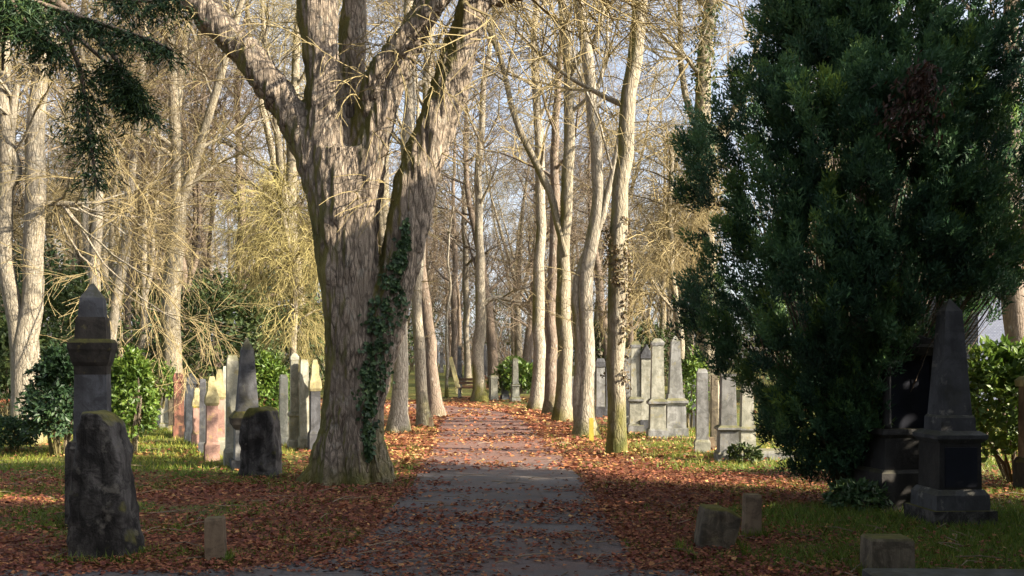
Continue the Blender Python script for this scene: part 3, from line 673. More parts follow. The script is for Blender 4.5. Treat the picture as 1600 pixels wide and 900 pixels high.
for k, (px, yy, r, lab) in enumerate(((198, 36, 6, 'dark thin tree close behind the slender slanting tree'), (222, 38, 7, 'pale straight tree right of the slender slanting tree'), (285, 42, 8, 'forked brown tree behind the red gravestone'), (308, 46, 6, 'thin brown tree between the red gravestone and the small obelisk'), (242, 50, 6, 'far thin tree above the bright green bush, left of the forked brown tree'))):
    q = at(px, 0, yy)
    b = HZN + F * (CAMZ - float(terrain(q[0], yy))) / yy
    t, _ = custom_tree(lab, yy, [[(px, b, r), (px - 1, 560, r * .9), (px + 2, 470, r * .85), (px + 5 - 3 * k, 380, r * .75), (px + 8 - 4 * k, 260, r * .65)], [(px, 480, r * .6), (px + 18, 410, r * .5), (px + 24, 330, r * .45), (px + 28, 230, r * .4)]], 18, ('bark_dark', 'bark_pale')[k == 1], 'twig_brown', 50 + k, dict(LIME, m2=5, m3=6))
# weeping golden shrub-tree between the left graves and the big tree
t, _ = custom_tree('golden weeping tree with drooping twigs left of the huge old tree', 24, [[(466, 660, 7), (466, 600, 6), (462, 540, 5.5), (456, 470, 5), (452, 415, 4)]], 4.3, 'bark_lime', 'twig_olive', 61, dict(m1=26, m2=7, m3=7, m4=4, L1=(1.4, 2.6), L2=(0.8, 1.5), L3=(0.5, 1.1), L4=(0.3, 0.6), trop1=-0.06, trop2=-0.14, trop3=-0.2, trop4=-0.25, zmin=2.2, t1=(0.4, 1.0)), name='weeping_tree')
t, _ = custom_tree('golden weeping tree with drooping twigs left of the dark yew', 24.5, [[(1062, 660, 7), (1060, 560, 6), (1052, 470, 5.5), (1045, 390, 5), (1048, 300, 4)]], 7, 'bark_lime', 'twig_gold', 62, dict(m1=26, m2=7, m3=7, m4=4, L1=(1.4, 2.8), L2=(0.8, 1.6), L3=(0.5, 1.1), L4=(0.3, 0.6), trop1=-0.05, trop2=-0.12, trop3=-0.2, trop4=-0.25, zmin=2.6, t1=(0.4, 1.0)), name='weeping_tree')

# --- ivy on two trunks
def ivy_on(parent, mains_, t0, t1, n, mat, seed, size=(0.06, 0.11), thick=0.12):
    rng = np.random.default_rng(seed)
    p, r = mains_[0]; k = len(p) - 1
    t = rng.uniform(t0, t1, n) * k; i = np.minimum(t.astype(int), k - 1); f = (t - i)[:, None]
    ax = p[i] * (1 - f) + p[i + 1] * f; rad = r[i]
    a = rng.uniform(0, 2 * math.pi, n); d = np.stack([np.cos(a), np.sin(a), np.zeros(n)], 1)
    lump = fbm(ax[:, 2] * 1.6, a * 0.9, seed)
    C = ax + d * (rad + thick * lump * rng.random(n))[:, None]
    keep = lump > (0.42 if thick > .2 else .56)
    C, d = C[keep], d[keep]; m = len(C); L = rng.uniform(*size, m); mb = MB()
    mb.cards(C, norm(rng.normal(0, .6, (m, 3)) - np.array([0, 0, .6])), norm(d + rng.normal(0, .4, (m, 3))), L, L * .8, rng.random(m))
    mb.build('ivy', mat, parent, np.array(parent.location))
ivy_on(rt1, m_rt1, 0.07, 0.24, 3000, M['ivy_brown'], 71, (.04, .075), .16)
ivy_on([o for o in COL.objects if o.get('label', '').startswith('brown ivy-clad')][0], m_rt2, 0.15, 0.7, 2600, M['holly'], 72, (.07, .13), .35)

# --- the wood behind: five kinds, copied
def copy_tree(root, loc, rz, s, label=None, group=None):
    r = root.copy(); COL.objects.link(r)
    r.location = loc; r.rotation_euler = (0, 0, rz); r.scale = (s, s, s)
    if label: r['label'] = label
    if group: r['group'] = group
    for ch in root.children:
        c = ch.copy(); COL.objects.link(c); c.parent = r
    return r
WOOD = [('dark single-stemmed bare tree with grey brown twigs in the wood', 'dark bare trees in the wood'), ('pale grey bare tree dividing low into three stems in the wood', 'three-stemmed bare trees in the wood'), ('slim bare tree with olive yellow twigs in the wood', 'olive-twigged bare trees in the wood'), ('whitish bare tree dividing low into three stems in the wood', 'whitish bare trees in the wood'), ('short thin dark bare tree in the wood', 'short dark bare trees in the wood')]
protos = []
for k in range(5):
    rng = np.random.default_rng(100 + k); wood, tw = MB(), MB()
    H = (17, 19, 15, 18, 13)[k]; r0 = (0.30, 0.34, 0.24, 0.28, 0.18)[k]
    pts, rad = [np.zeros(3) - np.array([0, 0, .3])], [r0]
    d = np.array([0, 0, 1.0])
    while pts[-1][2] < H:
        d = norm((d + np.array([rng.normal(0, .05), rng.normal(0, .05), .04]))[None])[0]; pts.append(pts[-1] + d * 1.1); rad.append(max(.02, r0 * (1 - pts[-1][2] / H * 0.93)))
    A = resample(np.hstack([np.array(pts), np.array(rad)[:, None]]), 26); p, r = A[:, :3], A[:, 3]
    Ps, Rs = [p], [flared(p, r)]
    if k in (1, 3):
        q, qr = grow(rng, p[None], r[None], 2, (0.2, 0.35), (18, 28), (H * .75, H * .8), 26, 0.04, 0.05, 0.7, 0.02); Ps += list(q); Rs += list(qr)
    wood.tubes(np.stack(Ps), np.stack(Rs), 9)
    crown_levels(rng, np.stack(Ps), np.stack(Rs), dict(m1=(22, 9, 20, 9, 20)[k], m2=6, m3=6, m4=4, t1=(0.22, 0.98), zmin=2.6, L1=(2.4, 5.0), rt=0.0075, trop1=(0.08, 0.04, 0.1, 0.06, 0.1)[k]), wood, tw)
    t = thing('bare_tree', WOOD[k][0], 'tree', (0, 0, 0), 0, WOOD[k][1])
    wood.build('trunk', M[('bark_dark', 'bark_lime', 'bark_lime', 'bark_lime', 'bark_dark')[k]], t, smooth=True)
    tw.build('crown', M[('twig_shade', 'twig_shade_olive', 'twig_shade_olive', 'twig_gold', 'twig_shade')[k]], t)
    protos.append(t)
rng = np.random.default_rng(9)
spots = []
for (y0, y1, nn, xf) in ((34, 46, 13, .62), (46, 60, 23, .6), (60, 82, 38, .57), (82, 115, 52, .55)):
    tries = 0; got = 0
    while got < nn and tries < 2000:
        tries += 1
        y = rng.uniform(y0, y1); x = rng.uniform(-xf * y, xf * y)
        if y < 48 and -9 < x < 4.5: continue
        if y < 40 and 0 < x < 14: continue
        if 1110 < 800 + F * x / y < 1240: continue
        if y < 33 and -9.5 < x < 16: continue
        if y < 33 and x > 0 and rng.random() < .5: continue
        if y < 46 and x > 15 and 14 < x < 28 and y > 36: continue
        if any((x - a) ** 2 + (y - b) ** 2 < (2.2 + y * 0.02) ** 2 for a, b in spots): continue
        spots.append((x, y)); got += 1
for k, (x, y) in enumerate(spots):
    loc = (x, y, float(terrain(x, y)) - 0.02); rz = rng.uniform(0, 6.28); s = rng.uniform(.8, 1.2)
    pr = protos[k % 5]
    if k < 5: pr.location = loc; pr.rotation_euler = (0, 0, rz); pr.scale = (s, s, s)
    else: copy_tree(pr, loc, rz, s)
# brushwood closing the far edge of the wood
rng = np.random.default_rng(77); mb = MB()
n = 2000
y = rng.uniform(56, 118, n); x = rng.uniform(-.62, .62, n) * y
k = ~((y < 68) & (x > -11) & (x < 4)); x, y = x[k], y[k]; n = len(x)
st = np.stack([x, y, terrain(x, y) - .1], 1); d = norm(np.stack([rng.normal(0, .22, n), rng.normal(0, .22, n), np.ones(n)], 1)); ln = rng.uniform(2.2, 7.5, n)
pts = [st]
for j in range(5):
    d = norm(d + rng.normal(0, .1, (n, 3))); pts.append(pts[-1] + d * (ln / 5)[:, None])
P = np.stack(pts, 1); Rr = np.linspace(.035, .012, 6)[None, :] * np.ones((n, 1))
mb.tubes(P, Rr, 3, rng.random(n))
P2, R2 = grow(rng, P, Rr, 8, (.1, 1), (25, 60), (.8, 2.4), 3, .18, .02, .7, .012, .024); mb.tubes(P2, R2, 3, rng.random(len(P2)))
o = mb.build('brushwood', M['twig_shade']); tag(o, 'brown leafless brushwood along the far edge of the wood', 'brushwood', kind='stuff')

# ------------------------------------------------------------------ evergreens and bushes
def bush(label, cat, name, c, rad, n, leaf, mat, seed, lump=0.35, group=None, stems=7, shape=1.0, rbias=0.0):
    """leafy bush standing at c (x, y): leaves through the outer part of a lumpy crown, and stems"""
    rng = np.random.default_rng(seed)
    z0 = float(terrain(c[0], c[1])); base = np.array([c[0], c[1], z0])
    d = norm(rng.normal(size=(n, 3))); d[:, 2] = np.where(d[:, 2] < -0.55, -d[:, 2], d[:, 2])
    ll = 1 + lump * 2 * (fbm(d[:, 0] * 2.6 + seed, d[:, 1] * 2.6, d[:, 2] * 2.6, 3) - 0.5)
    u = rng.random(n) ** 0.45
    Rv = np.array(rad)
    C = base + np.array([0, 0, rad[2] * 0.9]) + d * Rv * (ll * (0.45 + 0.55 * u))[:, None]
    clump = fbm(C[:, 0] * 3.0, C[:, 1] * 3.0, C[:, 2] * 3.0 + seed, 2)
    ok = (C[:, 2] > z0 + 0.03) & (clump > 0.36)
    C, d, clump = C[ok], d[ok], clump[ok]; m = len(C)
    D = norm(d * 0.5 + rng.normal(0, .6, (m, 3)) + np.array([0, 0, -0.1])); Nn = norm(d * 0.8 + rng.normal(0, .45, (m, 3)) + np.array([0, 0, .45]))
    L = leaf * (.45 + .95 * rng.beta(1.8, 1.8, m))
    fo = MB(); fo.cards(C, D, Nn, L, L * .5, np.clip(rng.random(m) * .75 + (clump - .4) * .8 + rbias, 0, 1))
    t = thing(name, label, cat, base, 0, group)
    fo.build('foliage', mat, t, base)
    st = MB(); k = stems; a = rng.uniform(0, 6.28, k)
    pts = [np.stack([base[0] + .12 * np.cos(a), base[1] + .12 * np.sin(a), np.full(k, z0 - .05)], 1)]
    tgt = base + np.stack([np.cos(a) * Rv[0] * .7, np.sin(a) * Rv[1] * .7, rng.uniform(.7, 1.5, k) * Rv[2]], 1)
    for j in (1, 2, 3, 4): pts.append(pts[0] + (tgt - pts[0]) * np.array([j / 4, j / 4, (j / 4) ** .7]) + rng.normal(0, .03, (k, 3)))
    st.tubes(np.stack(pts, 1), np.linspace(.035, .012, 5)[None, :] * np.ones((k, 1)), 5)
    st.build('stem', M['bark_dark'], t, base)
    return t
def gx(px, Y): return (px - 800) / F * Y
bush('bright green ivy bush lit by sun behind the left pillar monument', 'bush', 'ivy_bush', (gx(203, 18.2), 18.2), (.42, .55, .95), 5200, .11, M['laurel'], 201)  # sun on this part of the ivy is put into a brighter leaf material
bush('dark green ivy bush in shade left of the pillar monument', 'bush', 'ivy_bush', (gx(92, 17.6), 17.6), (.55, .6, .98), 6500, .11, M['ivy_dark'], 202, rbias=-.1)  # shade put into the darker leaf material and the tone shift
bush('small yellow green bush arching over the far left gravestones', 'bush', 'ivy_bush', (gx(246, 23.5), 23.5), (.5, .5, .55), 1500, .12, M['laurel'], 203).location.z += 0.62
bush('low dark clipped bush at the left edge', 'bush', 'clipped_bush', (gx(10, 18.3), 18.3), (.5, .5, .33), 3800, .07, M['ivy_dark'], 204, .12)
bush('bright green bush behind the small dark obelisk', 'bush', 'laurel_bush', (gx(418, 22), 22), (.55, .5, .95), 4200, .12, M['laurel'], 205)
bush('light green bush beside the far gravestones at the bend of the path', 'bush', 'laurel_bush', (gx(806, 45.5), 45.5), (1.05, .9, .98), 3600, .2, M['laurel'], 206)
bush('sunlit laurel with large leaves at the right edge', 'bush', 'laurel_bush', (gx(1592, 13.6), 13.6), (.95, .7, 1.06), 7000, .13, M['laurel'], 207, .3, rbias=.08)  # leaf tones shifted lighter: sunlight put into the colour
bush('small green bush on top of the right gravestones left of the yew', 'bush', 'laurel_bush', (gx(1082, 24.5), 24.5), (.35, .35, 1.05), 1600, .12, M['laurel'], 208)
bush('low fern-like plant at the foot of the twin gravestones beside the yew', 'plant', 'small_plant', (gx(1163, 16.2), 16.2), (.26, .2, .16), 700, .09, M['holly'], 209, .3, stems=4)
bush('low dark plant growing at the foot of the yew', 'plant', 'small_plant', (gx(1292, 11.9), 10.9), (.34, .25, .17), 900, .08, M['ivy_dark'], 210, .3, stems=4)
for k, (px, Y, rx, hz_, mt, lab) in enumerate(((350, 38, 2.2, 2.6, 'holly', 'dark holly thicket behind the small obelisk'), (455, 40, 2.4, 2.2, 'holly', 'dull green bush between the obelisk and the huge old tree, far back'), (95, 34, 2.6, 2.4, 'holly', 'dark green bush far behind the left pillar monument'), (10, 30, 1.6, 1.6, 'holly', 'green bush behind the pale two-stemmed tree'), (985, 50, 3.0, 2.0, 'holly', 'dark bush far behind the right gravestones'), (1250, 42, 3.5, 2.6, 'holly', 'dark bush behind the yew'), (300, 43, 3.0, 3.0, 'ivy_dark', 'broad dark evergreen behind the pink and grey gravestones'), (430, 47, 3.2, 3.4, 'ivy_dark', 'tall dark evergreen just left of the huge old tree, far back'), (30, 40, 3.2, 3.4, 'ivy_dark', 'tall dark evergreen at the far left edge'), (180, 48, 3.4, 3.2, 'holly', 'dull evergreen deep in the wood behind the bright green bush'), (580, 60, 3.5, 3.0, 'holly', 'dull evergreen far back between the huge old tree and the left verge trees'), (735, 98, 7, 4.2, 'holly', 'wide dull bush closing the view beyond the bend, left of centre'), (850, 92, 6, 4.0, 'holly', 'wide dull bush closing the view beyond the bend, right of centre'), (640, 95, 7, 4.5, 'holly', 'dull bush seen far off between the huge old tree and the leaning trees'))):
    bush(lab, 'bush', 'holly_bush', (gx(px, Y), Y), (rx, 1.6, hz_), 5200, .22, M[mt], 220 + k, .45)

# the yew
YX, YY = 4.02, 11.8
def yew():
    rng = np.random.default_rng(301); s = YY / F
    prof = np.array([(-0.1, .3, .25), (.22, .44, .3), (.66, .95, .32), (1.38, 1.35, .42), (1.82, 1.66, 1.05), (2.2, 1.9, 1.8), (2.47, 2.05, 2.0), (2.83, 1.95, 2.2), (3.56, 1.85, 2.6), (4.65, 1.75, 2.75), (5.0, 1.15, 2.75), (5.74, 1.0, 2.65), (6.3, .6, 1.3), (6.75, .05, .1)])
    def rad(z, a):
        l = np.interp(z, prof[:, 0], prof[:, 1]); r = np.interp(z, prof[:, 0], prof[:, 2]); m = 0.55 * (l + r)
        c = np.cos(a); q = np.where(c < 0, m + (l - m) * np.abs(c), m + (r - m) * np.abs(c)); return q * np.where(np.sin(a) < 0, 1 - .28 * np.abs(np.sin(a)) ** 1.5, 1)
    t = thing('yew_tree', 'large dark green yew filling the right side, foliage nearly to the ground', 'tree', (YX, YY, 0))
    base = np.array([YX, YY, 0.0])
    K = 170
    a = np.where(rng.random(K) < .22, rng.normal(-.25, .55, K), rng.uniform(0, 2 * math.pi, K)); zt = 1.2 + 5.5 * rng.random(K) ** 0.85
    rt = rad(zt, a) * np.where(rng.random(K) < .72, rng.uniform(.82, 1.0, K), rng.uniform(.3, .8, K))
    tgt = base + np.stack([np.cos(a) * rt, np.sin(a) * rt, zt], 1)
    st = base + np.stack([np.cos(a) * .16, np.sin(a) * .14, rng.uniform(-.05, .25, K)], 1)
    pts = []
    for j in range(10):
        u = j / 9.0
        q = st + (tgt - st) * np.stack([np.full(K, u ** 1.15), np.full(K, u ** 1.15), np.full(K, u)], 1); q += rng.normal(0, .03, (K, 3)) * (u > 0); pts.append(q)
    P = np.stack(pts, 1); Rr = np.linspace(1, .15, 10)[None, :] * rng.uniform(.010, .022, K)[:, None]
    w = MB(); w.tubes(P, Rr, 6); 
    tr = MB(); tp = np.array([[*(base + np.array([0.1, .1, -.1])), .24], [*(base + np.array([.1, .1, .8])), .2], [*(base + np.array([.2, .15, 2.5])), .14], [*(base + np.array([.25, .15, 5.5])), .05]]); A = resample(tp, 12); w.tubes(A[None, :, :3], A[None, :, 3], 10)
    w.build('trunk', M['bark_dark'], t, base, True)
    # upright feathery sprays along the limbs
    fo = MB()
    S = 22
    tt = rng.uniform(.12, 1.0, (K, S)); ii = np.minimum((tt * 9).astype(int), 8); ff = (tt * 9 - ii)[..., None]
    kk = np.arange(K)[:, None]
    C = (P[kk, ii] * (1 - ff) + P[kk, ii + 1] * ff).reshape(-1, 3); tan = norm(P[kk, ii + 1] - P[kk, ii]).reshape(-1, 3)
    out = norm(C - base - np.array([0, 0, 1]) * (C[:, 2:3] - base[2]) + 1e-4)
    C = C + rng.normal(0, .2, C.shape)
    # plumes: upright tufts through the outer shell, each made of several sprays, dark gaps between them
    sel = rng.random(len(C)) < .06
    C, tan = C[sel], tan[sel]
    E = 430; az = rng.uniform(0, 2 * math.pi, E); az = np.where(rng.random(E) < .5, rng.normal(-math.pi / 2, .8, E), az); ez = .35 + 6.2 * rng.random(E) ** .95
    er = rad(ez, az) * np.where(rng.random(E) < .7, rng.uniform(.80, 1.05, E), rng.uniform(.45, .8, E))
    PCn = base + np.stack([np.cos(az) * er, np.sin(az) * er, ez], 1)
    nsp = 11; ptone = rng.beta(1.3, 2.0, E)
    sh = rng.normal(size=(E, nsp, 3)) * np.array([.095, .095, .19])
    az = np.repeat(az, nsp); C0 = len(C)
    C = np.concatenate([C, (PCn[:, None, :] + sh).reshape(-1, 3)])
    tn_ = np.concatenate([np.full(C0, .2), np.clip(np.repeat(ptone, nsp) + .9 * sh[..., 2].ravel() + rng.normal(0, .06, E * nsp), 0, 1)])  # tuft tops painted lighter, undersides darker, the way skylight falls on them
    pl_ = np.concatenate([np.zeros(C0, bool), np.ones(E * nsp, bool)])
    tan = np.concatenate([tan, norm(np.stack([np.cos(az) * .45, np.sin(az) * .45, np.ones(E * nsp)], 1))])
    out = norm((C - base) * np.array([1, 1, 0]) + 1e-4)
    aa = np.arctan2(C[:, 1] - YY, C[:, 0] - YX); rr = np.hypot(C[:, 0] - YX, C[:, 1] - YY)
    lumpy = .62 + .80 * fbm(C[:, 0] * 1.7 + 9, C[:, 1] * 1.7, C[:, 2] * .95, 2)
    keep = (rr < rad(C[:, 2], aa) * np.where(pl_, 1.2, np.minimum(lumpy, 1.0))) & (C[:, 2] > .15)
    pxx = 800 + F * C[:, 0] / C[:, 1]; pyy = HZN - F * (C[:, 2] - CAMZ) / C[:, 1]      # foliage does not grow through the two monuments standing before it
    keep &= ~((C[:, 1] < 11.0) & (pxx > 1428) & (pyy > 470)) & ~((C[:, 1] < 11.6) & (pxx > 1375) & (pyy > 590))
    tn_ = tn_[keep]
    C, tan, out = C[keep], tan[keep], out[keep]; S_ = len(C)
    ax = norm(tan * .6 + out * .45 + np.array([0, 0, .35]) + rng.normal(0, .3, (S_, 3)))
    ln = rng.uniform(.16, .32, S_); tone = tn_
    q = 88
    u = rng.random((S_, q)) ; wdt = (.11 * np.sqrt(np.clip(1.05 - u, 0, 1)) * np.sqrt(u + .1) + .02)
    off = norm(rng.normal(size=(S_, q, 3))) * (wdt * rng.random((S_, q)) ** .5)[..., None]
    PC = C[:, None, :] + ax[:, None, :] * (u * ln[:, None])[..., None] + off
    D = norm(ax[:, None, :] * .6 + norm(off) * .6 + np.array([0, 0, .35]) + rng.normal(0, .3, (S_, q, 3)))
    Nn = norm(rng.normal(0, .45, (S_, q, 3)) + out[:, None, :] * 1.0 + norm(off) * .5 + np.array([0, 0, .45]))
    m = S_ * q
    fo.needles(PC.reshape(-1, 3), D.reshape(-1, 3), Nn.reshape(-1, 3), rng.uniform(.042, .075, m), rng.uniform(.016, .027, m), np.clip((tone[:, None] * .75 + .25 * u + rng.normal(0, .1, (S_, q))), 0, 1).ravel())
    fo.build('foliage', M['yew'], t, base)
    # brown dead spray hanging in the upper crown
    n = 700
    de = MB(); u = rng.random(n)
    cx = at(1452, 100, 9.55); cx2 = at(1400, 185, 9.6); cx3 = at(1450, 195, 9.55)
    w_ = rng.random(n)[:, None]
    C = cx + (cx2 * w_ + cx3 * (1 - w_) - cx) * u[:, None] + rng.normal(0, 1, (n, 3)) * (.05 + .11 * u[:, None]); C[:, 1] += rng.uniform(-.05, .3, n)
    de.cards(C, norm(rng.normal(0, .5, (n, 3)) - np.array([.3, 0, .8])), norm(rng.normal(size=(n, 3))), rng.uniform(.06, .11, n), rng.uniform(.02, .03, n), rng.random(n))
    o = de.build('dead_spray', M['dead'], t, base); o['label'] = 'dead red brown spray in the upper yew crown'; o['kind'] = 'stuff'
yew()

# dense conifers out of view: right ones shade the foreground, the rest block sky light
def conifer_mesh(seed, H, r, n):
    rng = np.random.default_rng(seed); fo, w = MB(), MB()
    u = rng.random(n) ** 1.25; a = rng.uniform(0, 6.283, n)
    lump = .72 + .56 * fbm(a * 1.6, u * 9, seed)
    rr = r * np.interp(u, [0, .12, .55, .85, 1], [.75, 1, .9, .55, .05]) * lump * (.55 + .45 * rng.random(n) ** .5)
    C = np.stack([np.cos(a) * rr, np.sin(a) * rr, .15 + u * (H - .3)], 1)
    d = np.stack([np.cos(a), np.sin(a), np.full(n, -.3)], 1)
    fo.cards(C, norm(d + rng.normal(0, .4, (n, 3))), norm(d * .3 + np.array([0, 0, .6]) + rng.normal(0, .5, (n, 3))), rng.uniform(.28, .5, n), rng.uniform(.12, .22, n), rng.random(n))
    A = resample(np.array([[0, 0, -.2, .22], [0, 0, H * .5, .13], [0, 0, H * .96, .03]]), 8); w.tubes(A[None, :, :3], A[None, :, 3], 8)
    return fo, w
fo, w = conifer_mesh(401, 9.4, 2.0, 9500)
cg = 'unseen conifers blocking light round the foreground'
cl_ = 'dense dark conifer never in view, blocking sun and sky light'
c0 = thing('conifer', cl_, 'tree', (8.3, 8.9, 0), 0.7, cg); w.build('trunk', M['bark_dark'], c0, smooth=True); fo.build('foliage', M['fir'], c0)
for k, (x, y, s) in enumerate(((8.4, 5.2, 1.12), (8.3, 2.9, 1.06), (8.5, .2, .98), (8.4, -2.6, 1.05), (11.2, 5.0, 1.1), (11.4, 1.2, 1.2), (-9, -1.5, 1.5), (-6, -6, 1.6), (-1.5, -9, 1.6), (-11.5, 4, 1.4), (-13, -4, 1.8))):  # copies to the left and behind are added, unseen, to cut sky fill
    copy_tree(c0, (x, y, 0), 1.3 * k + .7, s)

# spruce on the left whose low boughs hang into the view
def spruce():
    rng = np.random.default_rng(411); base = np.array([-5.6, 6.2, 0.0])
    t = thing('spruce_tree', 'dark spruce with drooping boughs hanging in at the top left', 'tree', base)
    w, fo = MB(), MB()
    A = resample(np.array([[*base, .26], [*(base + (0, 0, 5)), .19], [*(base + (0, 0, 12)), .03]]), 12); w.tubes(A[None, :, :3], A[None, :, 3], 10)
    B = []
    for pth, Y in (([(-340, -60), (-60, -30), (60, 5), (160, 38), (235, 62), (270, 78)], 6.1), ([(-340, -40), (-40, -20), (70, 20), (140, 75), (195, 125), (240, 180)], 6.3), ([(-300, -60), (0, -10), (75, 20), (120, 90), (138, 190), (150, 285)], 6.2), ([(-300, -60), (-20, -25), (20, 10), (60, 55), (95, 75)], 6.0), ([(-340, -90), (0, -30), (120, -8), (220, 2), (320, -6)], 6.4), ([(60, -10), (110, 20), (180, 90), (215, 165)], 6.35), ([(-200, -50), (0, -10), (40, 20), (8, 50), (4, 110)], 6.2)):
        B.append(resample(np.array([at(a, b, Y) for a, b in pth]), 16))
    for k in range(46):
        z = rng.uniform(5.6, 11.6); a = rng.uniform(0, 6.28); ln = 2.9 * (1 - (z - 5) / 8.0); d = np.array([math.cos(a), math.sin(a), 0])
        p0 = base + np.array([0, 0, z]); B.append(resample(np.array([p0, p0 + d * ln * .5 + (0, 0, -.1), p0 + d * ln + (0, 0, -.55)]), 16))
    B = np.stack(B); w.tubes(B, np.linspace(.035, .008, 16)[None, :] * np.ones((len(B), 1)), 5)
    n = 340
    K = len(B); tt = .28 + .72 * rng.random((K, n)); ii = np.minimum((tt * 15).astype(int), 14); ff = (tt * 15 - ii)[..., None]
    C = B[np.arange(K)[:, None], ii] * (1 - ff) + B[np.arange(K)[:, None], ii + 1] * ff
    # short hanging twigs clothed with needles
    lat = rng.normal(size=(K, n, 3)) * np.array([1, 1, .25]); dr = norm(norm(lat) * .75 + np.array([0, 0, -.75]))
    ln = rng.uniform(.12, .42, (K, n)) * np.interp(tt, [0, .5, 1], [1.1, 1.0, .6])
    q = 15; u = rng.random((K, n, q))
    clump = (fbm(C[..., 0] * 2.2, C[..., 1] * 2.2, C[..., 2] * 2.2, 2) > .42)
    PC = C[:, :, None, :] + dr[:, :, None, :] * (u * ln[..., None])[..., None] + rng.normal(0, .012, (K, n, q, 3))
    PC = PC[clump].reshape(-1, 3); DD = np.repeat(dr[clump], q, 0); m = len(PC)
    fo.needles(PC, norm(DD + rng.normal(0, .55, (m, 3))), norm(rng.normal(size=(m, 3))), rng.uniform(.04, .065, m), rng.uniform(.007, .012, m), rng.random(m) ** 1.3)
    w.build('trunk', M['bark_dark'], t, base, True); fo.build('foliage', M['fir'], t, base)
spruce()

# ------------------------------------------------------------------ stones
def frustum(secs, bev=0.012, sub=0):
    """square sections (z, hx, hy[, ox, oy]) stacked into one closed solid"""
    bm = bmesh.new(); rings = []
    for s in secs:
        z, hx, hy = s[:3]; ox, oy = (s[3], s[4]) if len(s) > 3 else (0, 0)
        rings.append([bm.verts.new((ox + sx * hx, oy + sy * hy, z)) for sx, sy in ((-1, -1), (1, -1), (1, 1), (-1, 1))])
    for a, b in zip(rings, rings[1:]):
        for k in range(4): bm.faces.new((a[k], a[(k + 1) % 4], b[(k + 1) % 4], b[k]))
    bm.faces.new(rings[0][::-1]); bm.faces.new(rings[-1])
    if bev: bmesh.ops.bevel(bm, geom=[e for e in bm.edges if e.calc_face_angle(0) > .35], offset=bev, segments=2, affect='EDGES', profile=.6)
    return bm
def prism(profile, depth, bev=0.012):
    """closed outline in x-z extruded along y"""
    bm = bmesh.new(); f = [bm.verts.new((x, -depth / 2, z)) for x, z in profile]; b = [bm.verts.new((x, depth / 2, z)) for x, z in profile]
    n = len(profile)
    bm.faces.new(f); bm.faces.new(b[::-1])
    for k in range(n): bm.faces.new((f[k], b[k], b[(k + 1) % n], f[(k + 1) % n]))
    bmesh.ops.recalc_face_normals(bm, faces=bm.faces)
    if bev: bmesh.ops.bevel(bm, geom=[e for e in bm.edges if e.calc_face_angle(0) > .35], offset=bev, segments=2, affect='EDGES', profile=.6)
    return bm
def part(name, bm, mat, parent, label=None):
    me = bpy.data.meshes.new(name); bm.to_mesh(me); bm.free()
    o = link(name, me, mat, parent)
    if label: o['label'] = label
    return o
def arch(hw, h, rise, n=10):
    return [(-hw, 0), (hw, 0), (hw, h - rise)] + [(hw * math.cos(math.pi * k / n), h - rise + rise * math.sin(math.pi * k / n)) for k in range(1, n)] + [(-hw, h - rise)]

